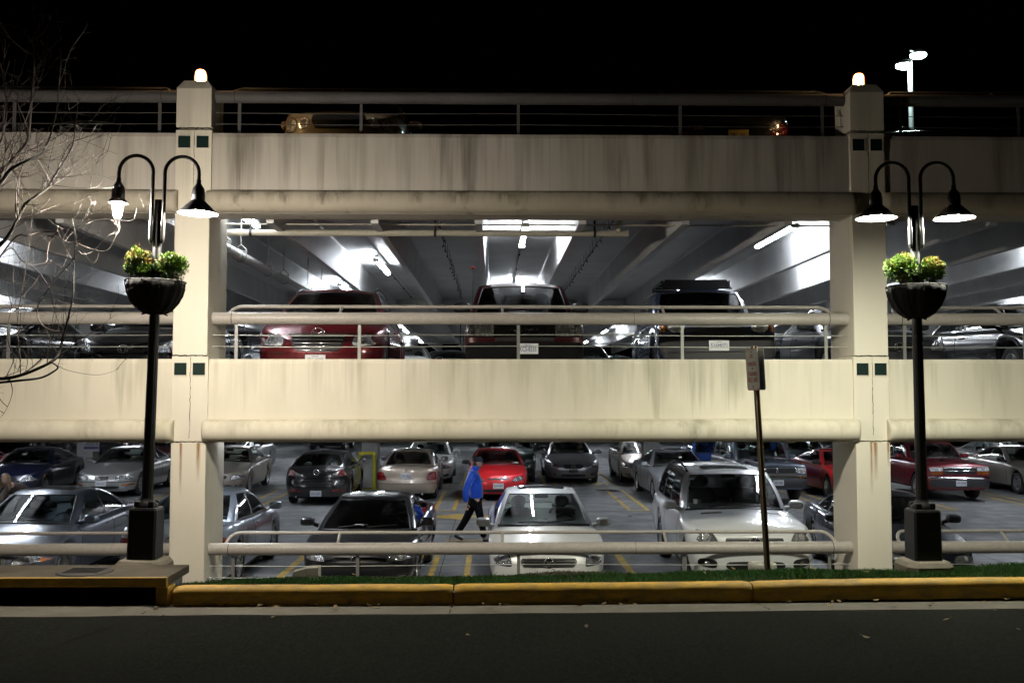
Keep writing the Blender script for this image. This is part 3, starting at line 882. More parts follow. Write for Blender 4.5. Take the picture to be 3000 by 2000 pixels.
def car(name, label, cat, par, paintm, x, y, rz=0.0, z=0.0, front=None, rear=None, group=None, lod=2, extras=None):
    """nose at -Y in its own frame; y = depth of the end that faces the camera (nose, or tail when rz is near 180)"""
    p = merged(par); C = Car(p); L, W = C.L, C.W
    a = math.cos(rz); loc = (x + math.sin(rz) * 0, y + L / 2 * abs(a) , z)
    root = thing(name, label, cat, loc, rz, group)
    # ---------------- lower body
    ol = C.outline(); NT = 9
    mb = MB()
    for sg in (1, -1):
        rows = []
        for (px, yn) in ol:
            rows.append([(lambda v: (v.x * sg, v.y, v.z))(C.skin(px, yn, t / NT)) for t in range(NT + 1)])
        mb.grid(rows)
    us = (0, .2, .4, .58, .74, .86, .94, 1.0)
    rows = []
    for (px, yn) in ol:
        e = C.skin(px, yn, 1.0); r = []
        for sg, seq in ((-1, reversed(us)), (1, us[1:])):
            for u in seq:
                xx = e.x * u * sg
                # round the shoulder a little
                zz = C.fz(min(W, px * u), yn)
                r.append((xx, e.y, zz))
        rows.append(r)
    mb.grid(rows)
    body = mb.build('body', paintm, root, recalc=True, merge=.0008)
    # ---------------- greenhouse
    def loops(t):
        gb, gt = p['gb'], p['gt']
        k = t
        hw = gb + (gt - gb) * k + .028 * math.sin(math.pi * k)
        yf = p['wb'] + (p['wt'] - p['wb']) * k - .05 * math.sin(math.pi * k)
        yr = p['rb'] + (p['rt'] - p['rb']) * k + .05 * math.sin(math.pi * k)
        fc = p['wbc'] + (p['wtc'] - p['wbc']) * k; rc = p['rbc'] + (p['rtc'] - p['rbc']) * k
        return hw, yf, yr, fc, rc
    fr = [0, .25, .5, .7, .84, .93, .965, 1.0]       # fraction of half width; glass ends at index 5
    sd = [0, .012, .04, .08, .2, .35, p['bp'] - .018, p['bp'] + .018]
    if p['bp2']: sd += [(p['bp'] + p['bp2']) / 2, p['bp2'] - .015, p['bp2'] + .015, (p['bp2'] + .93) / 2, .93, .965, 1.0]
    else: sd += [.62, .76, .86, .91, .95, 1.0]
    sd = sorted(set(sd))
    tl = [0, .07, .2, .4, .6, .78, .90, 1.0]
    def zroof(x_, y_):
        ym = (p['wt'] + p['rt']) / 2; hl = (p['rt'] - p['wt']) / 2
        return p['Hr'] + p['rcr'] * (1 - min(1, abs(x_) / p['gt']) ** 2) - p['rdrop'] * abs((y_ - ym) / hl) ** 2.2 - p['rcr']
    cols = []        # columns of points over t, with id of the strip that follows
    def column(kind, f):
        c = []
        for t in tl:
            hw, yf, yr, fc, rc = loops(t)
            # front bow: y grows with x ; side runs from yf+fc to yr-rc
            cx = .06 + .05
            if kind == 'f': xx = hw * .94 * f if f < 1 else hw * .94; yy = yf + fc * f ** 2.4
            elif kind == 's':
                y0 = yf + fc + .06; y1 = yr - rc - .05; yy = y0 + (y1 - y0) * f; xx = hw * (1 - .012 * (2 * f - 1) ** 2)
                if p['rb'] - p['rt'] > .5: xx -= .05 * max(0, f - .6) / .4 * (0.4 + .6 * t)
            else:
                xx = hw * .90 * f; yy = yr - rc * f ** 2.2
            zb_ = C.fz(min(xx, W), min(max(yy, 0), L)) - .012
            zt_ = zroof(xx, yy)
            c.append((xx, yy, zb_, zt_))
        # heights: base and roof follow the top/bottom ends of this column
        zb_ = c[0][2]; zt_ = c[-1][3]
        return [Vector((q[0], q[1] - L / 2, zb_ + (zt_ - zb_) * tl[i])) for i, q in enumerate(c)]
    for f in fr: cols.append(('f', f, column('f', f)))
    for f in sd: cols.append(('s', f, column('s', f)))
    for f in reversed(fr): cols.append(('r', f, column('r', f)))
    nf_, ns_ = len(fr), len(sd)
    shell = MB(); wind = MB(); rearg = MB(); frames = {}
    sideg = {}
    gi0, gi1 = 1, 6
    for sg in (1, -1):
        for ci in range(len(cols) - 1):
            A = cols[ci][2]; B_ = cols[ci + 1][2]
            k0, f0 = cols[ci][0], cols[ci][1]; k1, f1 = cols[ci + 1][0], cols[ci + 1][1]
            for ti in range(len(tl) - 1):
                quad = [(v.x * sg, v.y, v.z) for v in (A[ti], B_[ti], B_[ti + 1], A[ti + 1])]
                tgt = shell
                inb = gi0 <= ti < gi1
                if k0 == 'f' and k1 == 'f' and f1 <= .93 and (ti < gi1): tgt = wind
                elif k0 == 'r' and k1 == 'r' and f0 <= .93 and inb: tgt = rearg
                elif k0 == 's' and k1 == 's' and inb:
                    fm = (f0 + f1) / 2
                    end = .93 if p['bp2'] else .91
                    if .04 < fm < end:
                        if abs(fm - p['bp']) < .017 or (p['bp2'] and abs(fm - p['bp2']) < .014): tgt = frames.setdefault((sg, 0 if abs(fm - p['bp']) < .017 else 1), MB())
                        else:
                            key = (sg, 0 if fm < p['bp'] else (1 if not p['bp2'] or fm < p['bp2'] else 2))
                            tgt = sideg.setdefault(key, MB())
                tgt.add(quad, [(0, 1, 2, 3)], 0, True)
    # roof skin
    rows = []
    for (k, f, c) in cols:
        e = c[-1]; r = []
        for sg, seq in ((-1, (1, .96, .85, .6, .3, 0)), (1, (.3, .6, .85, .96, 1))):
            for u in seq:
                xx = e.x * u; r.append((xx * sg, e.y, max(zroof(xx, e.y + L / 2), e.z)))
        rows.append(r)
    shell.grid(rows)
    shell.build('cabin_shell', paintm, root, recalc=True, merge=.0008)
    G = CARM[p['glass']]; GD = CARM['dark_glass'] if p.get('privacy') else G
    wo = wind.build('windshield', G, root, recalc=True, merge=.0008)
    rearg.build('rear_window', GD, root, recalc=True, merge=.0008)
    for key, m in sorted(frames.items()): m.build('window_pillar', CARM['trim'], root, recalc=True, merge=.0008)
    for key, m in sorted(sideg.items()): m.build('side_window', GD if key[1] else G, root, recalc=True, merge=.0008)
    # window seals
    mb = MB()
    for sg in (1, -1):
        for ti, tr in ((gi0, 0), (gi1, 0)):
            pts = [(c[2][ti].x * sg * 1.004, c[2][ti].y, c[2][ti].z) for c in cols if c[0] == 's' and .04 <= c[1] <= (.93 if p['bp2'] else .91)]
            mb.tube(pts, .008, 5)
        pts = [(c[2][gi1].x * sg, c[2][gi1].y - .006, c[2][gi1].z) for c in cols if c[0] == 'f' and c[1] <= .93]
        mb.tube(pts, .010, 5)
        i5 = fr.index(.93)
        mb.tube([(v.x * sg, v.y - .004, v.z + .003) for v in cols[i5][2][:gi1 + 1]], .010, 5)
        pts = [(c[2][0].x * sg, c[2][0].y - .02, c[2][0].z + .010) for c in cols if c[0] == 'f' and c[1] <= .97]
        mb.tube(pts, .022, 6)
    mb.build('window_seal', CARM['trim'], root)
    # ---------------- interior
    if lod >= 1:
        it = MB(); zc = .62 if p['Hr'] < 1.6 else .85
        zf = itp(p['sh'], p['wb'] + .6) - .12
        it.box((-p['gb'] + .06, p['wb'] + .35 - L / 2, zc - .25), (p['gb'] - .06, p['rb'] - .35 - L / 2, zc - .2))
        it.grid([[(xx, p['wb'] + .12 - L / 2 + .2 * abs(xx), itp(p['sh'], p['wb'] + .2) + .015) for xx in (-p['gb'] * .92, -.4, 0, .4, p['gb'] * .92)], [(xx, p['wb'] + .62 - L / 2, zf + .14) for xx in (-p['gb'] * .9, -.4, 0, .4, p['gb'] * .9)], [(xx, p['wb'] + .72 - L / 2, zf - .1) for xx in (-p['gb'] * .9, -.4, 0, .4, p['gb'] * .9)]])
        inter = it.build('dashboard', CARM['trim'], root)
        rake = .18
        for sx in (-.37, .37):
            sm = MB(); ys = p['wt'] + .35 - L / 2
            zr = p['Hr'] - .36
            sm.M = Matrix.Translation((sx, ys, 0))
            rows = []
            for zz_, hw_, dy in ((zc - .2, .24, -.05), (zc + .1, .25, .02), (zr - .12, .24, .10), (zr - .02, .16, .13)):
                rows.append([(hw_ * math.cos(a_), dy + .075 * math.sin(a_), zz_) for a_ in [2 * math.pi * q / 12 for q in range(13)]])
            sm.grid(rows); sm.add(rows[-1][:-1], [tuple(range(12))])
            sm.sphere((0, .15, zr + .09), (.13, .055, .10), 10, 6)
            sm.build('seat', CARM[p['seat']], root)
        sm = MB(); ys = (p['rt'] if p['Hr'] < 1.6 else p['wt'] + 1.3) - .08 - L / 2
        sm.box((-p['gb'] + .12, ys, zc - .2), (p['gb'] - .12, ys + .18, p['Hr'] - .46), 0, .05)
        for sx in (-.36, .36): sm.sphere((sx, ys + .1, p['Hr'] - .40), (.12, .05, .09), 10, 6)
        sm.build('rear_bench', CARM[p['seat']], root)
        sw = MB(); cx_, cy_, cz_ = .37, p['wb'] + .78 - L / 2, zf + .08
        ring = [(cx_ + .18 * math.cos(a_), cy_ + .06 * math.sin(a_), cz_ + .17 * math.sin(a_)) for a_ in [2 * math.pi * q / 18 for q in range(19)]]
        sw.tube(ring, .014, 6, cap=False); sw.tube([ring[0], ring[9]], .014, 5); sw.build('steering_wheel', CARM['trim'], root)
        rm_ = MB(); rm_.box((-.11, p['wt'] - .02 - L / 2, p['Hr'] - .17), (.11, p['wt'] + .02 - L / 2, p['Hr'] - .10), 0, .015); rm_.build('rear_view_mirror', CARM['trim'], root)
        if p.get('wipers', True):
            for k in (0, 1):
                wmb = MB(); pts = []
                for q in range(9):
                    f = (-.55 if k == 0 else .05) + .62 * q / 8
                    hw, yf, yr, fc, rc = loops(.06 + .05 * q / 8)
                    ff = min(1, abs(f)); xx = hw * .94 * f
                    yy = yf + fc * ff ** 2.4 - L / 2
                    b0 = C.fz(xx, yy + L / 2)
                    pts.append((xx, yy - .012, b0 + .03 + .035 * q / 8))
                wmb.tube(pts, .009, 5); wmb.build('wiper', CARM['trim'], root)
    # ---------------- underbody and wheels
    mb = MB(); mb.box((-W + .27, .28 - L / 2, p['sill'] - .05), (W - .27, L / 2 - .30, zc - .02 if lod else .6))
    mb.box((-W + .07, p['fax'] + p['rw'] + .1 - L / 2, p['sill'] - .04), (W - .07, L / 2 - p['rax'] - p['rw'] - .1, p['sill'] + .1))
    mb.build('underbody', CARM['under'], root)
    ty, rm = wheel_mesh(p['rw'], p['spokes'])
    for sg in (1, -1):
        for yw in (p['fax'], L - p['rax']):
            w_ = bpy.data.objects.new('wheel', None); COL.objects.link(w_); w_.parent = root
            w_.location = (sg * (W - .135), yw - L / 2, p['rw']); w_.rotation_euler = (0, 0, 0 if sg > 0 else math.pi); w_.empty_display_size = .1
            if 'tme' not in p:
                o1 = ty.build('tyre', CARM['rubber'], w_); o2 = rm.build('rim', [CARM[p['rim']], CARM['under']], w_)
                p['tme'] = (o1.data, o2.data)
            else:
                for nm, me in zip(('tyre', 'rim'), p['tme']):
                    o = bpy.data.objects.new(nm, me); COL.objects.link(o); o.parent = w_
    # ---------------- door seams, handles, mirrors
    if lod >= 1:
        for sg in (1, -1):
            y0 = p['wb'] + .22; y3 = min(L - p['rax'] - .02, p['rb'] - .3)
            ym = p['wt'] + (p['rt'] - p['wt']) * p['bp'] + .18 if not p['bp2'] else p['wt'] + .95
            for yy in (y0, ym, y3 - .02):
                mb = MB(); patch(lambda a_, b_: C.side(sg, a_, b_), [(yy, p['sill'] + .12), (yy + .012, p['sill'] + .12), (yy + .012, C.fz(W, yy) - .015), (yy, C.fz(W, yy) - .015)], 1, 8, .0015, .01, mb)
                mb.build('door_seam', CARM['under'], root)
            zh = itp(p['sh'], ym) - .12
            for yy in (ym - .22, y3 - .22):
                hb = MB(); c = C.side(sg, yy, zh); hb.box((c.x - .012, c.y - .08, c.z - .014), (c.x + .02 if sg > 0 else c.x + .012, c.y + .08, c.z + .014), 0, .008) if sg > 0 else hb.box((c.x - .02, c.y - .08, c.z - .014), (c.x + .012, c.y + .08, c.z + .014), 0, .008)
                hb.build('door_handle', CARM['trim'] if p.get('blackhandle') else paintm, root)
            if p.get('sidemould'):
                mbm = patch(lambda a_, b_: C.side(sg, a_, b_), [(p['fax'] + .45, .47), (L - p['rax'] - .45, .47), (L - p['rax'] - .45, .53), (p['fax'] + .45, .53)], 10, 1, .012, .01)
                mbm.build('side_moulding', CARM['trim'] if p['sidemould'] == 'black' else paintm, root)
            mm = MB(); mx, my, mz = sg * (W + .085), p['wb'] + .36 - L / 2, itp(p['sh'], p['wb'] + .4) + p.get('mirz', .09)
            ms = p.get('mirs', 1.0)
            rows = []
            for dy, sc_ in ((-.075, .55), (-.06, .8), (-.03, .96), (.03, 1.0), (.05, .97), (.052, .88)):
                rows.append([(mx + .115 * ms * sc_ * (abs(math.cos(a_)) ** .6) * (1 if math.cos(a_) > 0 else -1), my + dy, mz + .072 * ms * sc_ * (abs(math.sin(a_)) ** .6) * (1 if math.sin(a_) > 0 else -1)) for a_ in [2 * math.pi * q / 20 for q in range(21)]])
            mm.grid(rows); mm.add(rows[0][:-1], [tuple(range(19, -1, -1))])
            mm.tube([(sg * (p['gb'] - .01), my + .03, mz - .07), (sg * (W + .02), my + .01, mz - .03)], [.035, .03], 8)
            mo = mm.build('mirror', CARM['trim'] if p.get('blackmirror') else paintm, root, recalc=True)
            mg = MB(); r_ = rows[-1]; mg.add([(v[0], v[1] + .001, v[2]) for v in r_[:-1]], [tuple(range(20))]); mg.build('mirror_glass', CARM['chrome'], mo)
    # ---------------- nose and tail fittings
    def fit(items, isrear):
        fn = lambda a_, b_: C.nose(a_, b_, isrear)
        sgn_y = 1 if isrear else -1
        for itm in items:
            k = itm[0]
            if k in ('headlight', 'taillight', 'indicator', 'fog_light', 'reflector', 'clear_lens', 'intake', 'trim_strip', 'bumper_strip', 'corner_bumper'):
                mt = {'headlight': 'head', 'taillight': 'red', 'indicator': 'amber', 'fog_light': 'head', 'reflector': 'red', 'clear_lens': 'clear', 'intake': 'trim', 'trim_strip': 'chrome', 'bumper_strip': 'bumper', 'corner_bumper': 'bumper'}[k]
                q = itm[1]; rnd = itm[2] if len(itm) > 2 else .1
                if mt == 'head': mt = p['headmat']
                if len(itm) > 3: mt = itm[3]
                both = [q, mirror_q(q)] if q[0][0] * q[1][0] > 0 or q[0][0] == 0 else [q]
                for qq in both:
                    thick = .03
                    nm = 'taillight' if k == 'clear_lens' else k
                    o = patch(fn, qq, max(8, int(abs(qq[1][0] - qq[0][0]) / .05)), 5, .010 if k != 'intake' else .004, thick, rnd=rnd).build(nm, paintm if mt == 'paint' else CARM[mt], root)
                    if k == 'headlight':
                        cx_ = sum(v[0] for v in qq) / 4; cz_ = sum(v[1] for v in qq) / 4; h_ = abs(qq[3][1] - qq[0][1] + qq[2][1] - qq[1][1]) / 2
                        bm_ = MB(); c = fn(cx_, cz_); bm_.sphere((c.x, c.y - .004, c.z), (h_ * .38, .016, h_ * .38), 12, 8); bm_.build('reflector_bowl', CARM['bowl'], o)
                        edge = MB(); patch(fn, [(v[0] + (v[0] - cx_) * .07, v[1] + (v[1] - cz_) * .12) for v in qq], 8, 5, .005, .03, edge, rnd=rnd); edge.build('light_surround', CARM['trim'], o)
            elif k == 'grille':
                q = itm[1]; style = itm[2]
                g_ = patch(fn, q, max(8, int(abs(q[1][0] - q[0][0]) / .06)), 4, .004, .03, rnd=itm[4] if len(itm) > 4 else .08).build('grille', CARM['trim'] if style != 'egg' else CARM['trim'], root)
                nb = itm[3]
                sl = MB()
                for i in range(nb):
                    v = (i + .5) / nb
                    zl = q[0][1] * (1 - v) + q[3][1] * v; zr_ = q[1][1] * (1 - v) + q[2][1] * v
                    xl = q[0][0] * (1 - v) + q[3][0] * v; xr = q[1][0] * (1 - v) + q[2][0] * v
                    if style in ('bars', 'chromebars', 'chevy'):
                        pts = []
                        for j in range(9):
                            xx = xl + (xr - xl) * (.04 + .92 * j / 8); c = fn(xx, zl + (zr_ - zl) * j / 8); pts.append((c.x, c.y + sgn_y * .012, c.z))
                        sl.tube(pts, .013 if style == 'chromebars' else .008, 5)
                if style in ('vert',):
                    for i in range(nb):
                        xx = q[0][0] + (q[1][0] - q[0][0]) * (i + .5) / nb; c = fn(xx, q[0][1] + .02); d = fn(xx, q[3][1] - .02)
                        sl.tube([(c.x, c.y - .008, c.z), (d.x, d.y - .008, d.z)], .006, 4)
                if sl.v: sl.build('grille_bar', CARM['chrome'] if style in ('chromebars', 'chevy') else CARM['bumper'], g_)
                if style in ('chromebars', 'rimmed', 'chevy'):
                    rmb = MB(); n_ = 10; loop = []
                    for j in range(n_ + 1): loop.append((q[3][0] + (q[2][0] - q[3][0]) * j / n_, q[3][1] + (q[2][1] - q[3][1]) * j / n_))
                    if style == 'rimmed':
                        loop += [(q[1][0], q[1][1])] + [(q[1][0] + (q[0][0] - q[1][0]) * j / n_, q[1][1]) for j in range(1, n_ + 1)] + [(q[3][0], q[3][1])]
                    rmb.tube([(lambda c: (c.x, c.y + sgn_y * .012, c.z))(fn(*v)) for v in loop], .014, 6)
                    rmb.build('grille_surround', CARM['chrome'], g_)
            elif k == 'emblem':
                (ex, ez), er, shape = itm[1], itm[2], itm[3]
                c = fn(ex, ez); e = MB(); n_ = 20
                yy = c.y + sgn_y * .022
                if shape == 'bowtie':
                    e.prism([(-er, ez - er * .22), (-er * .4, ez - er * .22), (-er * .45, ez - er * .38), (er * .45, ez - er * .38), (er * .4, ez - er * .22), (er, ez - er * .22), (er * .8, ez + er * .22), (er * .4, ez + er * .22), (er * .45, ez + er * .38), (-er * .45, ez + er * .38), (-er * .4, ez + er * .22), (-er * .8, ez + er * .22)], 'y', yy - .006, yy + .006)
                elif shape == 'oval': e.sphere((ex, yy, ez), (er, .01, er * .5), 16, 8)
                else:
                    e.tube([(ex + er * math.cos(2 * math.pi * j / n_), yy, ez + er * (.78 if shape in ('h', 'rings') else 1) * math.sin(2 * math.pi * j / n_)) for j in range(n_ + 1)], er * .13, 6, cap=False)
                    if shape in ('h', 'hs'):
                        s_ = .25 if shape == 'hs' else 0
                        for sx in (-1, 1): e.tube([(ex + sx * er * .42 - s_ * er, yy, ez - er * .55), (ex + sx * er * .5 + s_ * er, yy, ez + er * .55)], er * .12, 5)
                        e.tube([(ex - er * .42, yy, ez), (ex + er * .42, yy, ez)], er * .12, 5)
                    elif shape == 'star':
                        for q3 in range(3):
                            a_ = math.pi / 2 + q3 * 2 * math.pi / 3; e.tube([(ex, yy, ez), (ex + er * math.cos(a_), yy, ez + er * math.sin(a_))], er * .1, 5)
                    elif shape == 'wing':
                        e.tube([(ex - er * .8, yy, ez + er * .3), (ex - er * .3, yy, ez + er * .25), (ex, yy, ez - er * .35), (ex + er * .3, yy, ez + er * .25), (ex + er * .8, yy, ez + er * .3)], er * .13, 5)
                    elif shape == 'bar': e.tube([(ex - er, yy, ez), (ex + er, yy, ez)], er * .16, 5)
                    elif shape == 'rings': e.tube([(ex + er * .5 * math.cos(2 * math.pi * j / n_), yy, ez + er * .7 * math.sin(2 * math.pi * j / n_)) for j in range(n_ + 1)], er * .12, 5, cap=False)
                e.build('emblem', CARM['bumper'] if len(itm) > 4 else CARM['chrome'], root)
            elif k == 'plate':
                txt, (ex, ez) = itm[1], itm[2]; mt = itm[3] if len(itm) > 3 else 'plate'
                c = min((fn(ex + dx, ez + dz).y * -sgn_y for dx in (-.15, 0, .15) for dz in (-.07, .07)))
                yy = c * -sgn_y + sgn_y * .018
                e = MB(); lo_, hi_ = sorted((yy, yy - sgn_y * .012)); e.box((ex - .152, lo_, ez - .078), (ex + .152, hi_, ez + .078), 0, .004)
                po = e.build('licence_plate', CARM[mt], root)
                tm = MB(); Mx = Matrix.Translation((ex, yy + sgn_y * .0005, ez - .005))
                if isrear: Mx = Mx @ Matrix.Rotation(math.pi, 4, 'Z')
                text_mb(tm, txt, .068, Mx, 0, .245, .002)
                if len(itm) > 4: text_mb(tm, itm[4], .018, Matrix.Translation((ex, yy + sgn_y * .0005, ez + .055)) @ (Matrix.Rotation(math.pi, 4, 'Z') if isrear else Matrix()), 0, None, .002)
                tm.build('plate_lettering', CARM['ink' if mt == 'plate' else 'kink'], po)
            elif k == 'badge':
                txt, (ex, ez), h_ = itm[1], itm[2], itm[3]
                c = fn(ex, ez); tm = MB(); text_mb(tm, txt, h_, Matrix.Translation((ex, c.y + sgn_y * .018, ez)) @ (Matrix.Rotation(math.pi, 4, 'Z') if isrear else Matrix()), 0, itm[4] if len(itm) > 4 else None, .006)
                tm.build('badge_lettering', CARM['chrome'], root)
            elif k == 'pipe':
                ex, ez = itm[1]; c = fn(ex, max(ez, .25)); e = MB(); e.tube([(ex, c.y - .15, ez), (ex, c.y + .02, ez)], .03, 10); e.build('exhaust_pipe', CARM['chrome'], root)
            elif k == 'recess':
                q = itm[1]; patch(fn, q, 6, 3, .003, .02, rnd=.1).build('plate_recess', paintm if len(itm) < 3 else CARM[itm[2]], root)
    if front: fit(front, False)
    if rear: fit(rear, True)
    # ---------------- on top
    for e in (extras or []):
        if e == 'sunroof':
            y0, y1 = p['wt'] + .18, p['wt'] + .18 + .48; f = lambda a_, b_: Vector((a_, b_ - L / 2, zroof(a_, b_)))
            patch(f, [(-.40, y0), (.40, y0), (.40, y1), (-.40, y1)], 8, 4, .004, .01, rnd=.06).build('sunroof', CARM['sunroof'], root)
        elif e == 'rails':
            for sg in (1, -1):
                m2 = MB(); pts = []
                for q in range(15):
                    yy = p['wt'] + .15 + (p['rt'] - p['wt'] - .3) * q / 14; lift = .055 * min(1, 6 * min(q, 14 - q) / 14)
                    pts.append((sg * (p['gt'] - .035), yy - L / 2, zroof(p['gt'] - .035, yy) + .012 + lift))
                m2.tube(pts, .022, 8); m2.build('roof_rail', CARM['trim'], root)
        elif e == 'rack':
            m2 = MB(); zr = p['Hr']
            for sg in (1, -1):
                pts = [(sg * .56, p['wt'] + .12 - L / 2, zr - .02), (sg * .58, p['wt'] + .22 - L / 2, zr + .10), (sg * .58, p['rt'] - .6 - L / 2, zr + .12), (sg * .56, p['rt'] - .5 - L / 2, zr)]
                m2.tube(pts, .028, 8)
            for q in range(4): yy = p['wt'] + .35 + q * .45; m2.tube([(-.58, yy - L / 2, zr + .09), (.58, yy - L / 2, zr + .09)], .02, 6)
            m2.build('roof_rack', CARM['trim'], root)
            m2 = MB(); yf = p['wt'] + .02 - L / 2
            m2.add([(-.60, yf + .06, zr - .035), (.60, yf + .06, zr - .035), (.53, yf + .20, zr + .14), (-.53, yf + .20, zr + .14), (-.60, yf + .10, zr - .035), (.60, yf + .10, zr - .035), (.53, yf + .24, zr + .14), (-.53, yf + .24, zr + .14)], [(0, 1, 2, 3), (7, 6, 5, 4), (3, 2, 6, 7), (0, 3, 7, 4), (1, 5, 6, 2)])
            m2.build('wind_deflector', CARM['trim'], root)
        elif e == 'vents':
            for sg in (1, -1): patch(lambda a_, b_: C.top(a_, b_), [(sg * .30, 1.02), (sg * .62, 1.06), (sg * .62, 1.13), (sg * .30, 1.10)] if sg > 0 else [(-.62, 1.06), (-.30, 1.02), (-.30, 1.10), (-.62, 1.13)], 4, 2, .003, .01).build('bonnet_vent', CARM['trim'], root)
        elif e == 'antenna_ball':
            m2 = MB(); bx, by = -.80, 1.15; zb_ = C.fz(bx, by); m2.tube([(bx, by - L / 2, zb_), (bx + .01, by + .02 - L / 2, zb_ + .80)], .004, 5); a_o = m2.build('antenna', CARM['trim'], root)
            m2 = MB(); m2.sphere((bx + .01, by + .02 - L / 2, zb_ + .82), .03, 12, 8); m2.build('antenna_ball', simple('red_foam_ball', (.5, .02, .03), .6), a_o)
        elif e == 'fin':
            m2 = MB(); m2.sphere((0, p['rt'] - .12 - L / 2, zroof(0, p['rt'] - .12) + .02), (.02, .06, .035), 8, 6); m2.build('roof_aerial', CARM['trim'], root)
        elif e[0] == 'sticker':
            _, fx, tt, w_, h_ = e
            hw, yf, yr, fc, rc = loops(tt); hw2, yf2, _, fc2, _ = loops(tt + .08)
            xx = hw * .94 * fx; yy = yf + fc * abs(fx) ** 2.4 - L / 2; z0 = C.fz(xx, yf + fc * abs(fx) ** 2.4); z_ = z0 + (zroof(0, p['wt']) - z0) * tt
            z2 = z0 + (zroof(0, p['wt']) - z0) * (tt + .08); yy2 = yf2 + fc2 * abs(fx) ** 2.4 - L / 2
            d = Vector((0, yy2 - yy, z2 - z_)).normalized()
            m2 = MB(); a_ = Vector((xx - w_ / 2, yy + .02, z_)); m2.add([a_, a_ + Vector((w_, 0, 0)), a_ + Vector((w_, 0, 0)) + d * h_, a_ + d * h_], [(0, 1, 2, 3)])
            m2.build('windscreen_sticker', CARM['sticker'], root)
    return root

def qd(x0, z0, x1, z1, dz0=0, dz1=0, dx=0):
    """quad bottom-left, bottom-right, top-right, top-left; dz tilts the outer end, dx slants the top"""
    return [(x0, z0), (x1, z0 + dz0), (x1 + dx, z1 + dz1), (x0 + dx, z1)]
# ================================================================== the parked vehicles
PT = dict(
    bluesilver=paint('silver_blue_car_paint', (.18, .20, .245), .75, .32), paleblue=paint('pale_blue_silver_car_paint', (.26, .29, .34), .7, .34), charcoal=paint('charcoal_car_paint', (.022, .022, .025), .5, .3),
    white=paint('pearl_white_car_paint', (.62, .62, .60), .05, .35), whitesuv=paint('white_car_paint', (.58, .59, .59), .05, .36), navy=paint('dark_navy_car_paint', (.006, .008, .017), .3, .3),
    midnight=paint('midnight_blue_car_paint', (.004, .006, .026), .3, .3), silver=paint('silver_car_paint', (.47, .47, .47), .7, .33), champagne=paint('champagne_car_paint', (.40, .35, .30), .65, .35), gold=paint('beige_gold_car_paint', (.42, .35, .28), .6, .36),
    black=paint('black_car_paint', (.007, .007, .008), .1, .25), red=paint('bright_red_car_paint', (.55, .012, .018), .15, .35), grey=paint('mid_grey_car_paint', (.22, .22, .23), .7, .33), silverb=paint('cool_silver_car_paint', (.42, .44, .47), .7, .33),
    blue=paint('bright_blue_car_paint', (.02, .08, .36), .4, .3), greyblue=paint('faded_grey_blue_car_paint', (.075, .09, .12), .4, .42), green=paint('dark_green_car_paint', (.012, .03, .028), .3, .35), crimson=paint('crimson_car_paint', (.42, .012, .015), .2, .33),
    maroon=paint('maroon_car_paint', (.14, .010, .018), .3, .33), tansilver=paint('tan_silver_car_paint', (.36, .33, .29), .6, .4), ruby=paint('ruby_red_car_paint', (.115, .004, .008), .4, .3), wine=paint('wine_red_car_paint', (.035, .002, .004), .3, .3), royal=paint('navy_blue_car_paint', (.016, .026, .062), .4, .33),
    cream=paint('cream_car_paint', (.30, .245, .15), .1, .35), gunmetal=paint('gunmetal_car_paint', (.05, .052, .06), .4, .33), darkred=paint('dark_red_car_paint', (.20, .01, .03), .3, .33))
D = PT
HL = [(.44, .535), (.83, .555), (.82, .675), (.50, .65)]           # slanted sedan headlight
def hl(x0, z0, x1, z1, up=.02, slant=.04): return [(x0, z0), (x1, z0 + up), (x1, z1 + up), (x0 + slant, z1)]
def std_front(gr, nb, style, plate=None, emb=None, head=None, intake=True, fog=True, gq=None):
    f = [('headlight', head or HL, .12)]
    f.append(('grille', gq or [(-gr, .53), (gr, .53), (gr * 1.06, .64), (-gr * 1.06, .64)], style, nb))
    if intake: f.append(('intake', [(-.48, .27), (.48, .27), (.52, .36), (-.52, .36)], .15))
    if fog: f += [('intake', [(.58, .28), (.76, .30), (.76, .37), (.58, .36)], .2), ('fog_light', [(.62, .295), (.72, .305), (.72, .355), (.62, .35)], .3)]
    if emb: f.append(emb)
    if plate: f.append(('plate', plate, (0, .44)))
    return f
def std_rear(tl_, plate=None, emb=None, mat='plate', pz=.66, extra=()):
    r = [('taillight', tl_, .12)]
    if plate: r += [('recess', [(-.24, pz - .10), (.24, pz - .10), (.26, pz + .10), (-.26, pz + .10)]), ('plate', plate, (0, pz), mat)]
    if emb: r.append(emb)
    return r + list(extra)

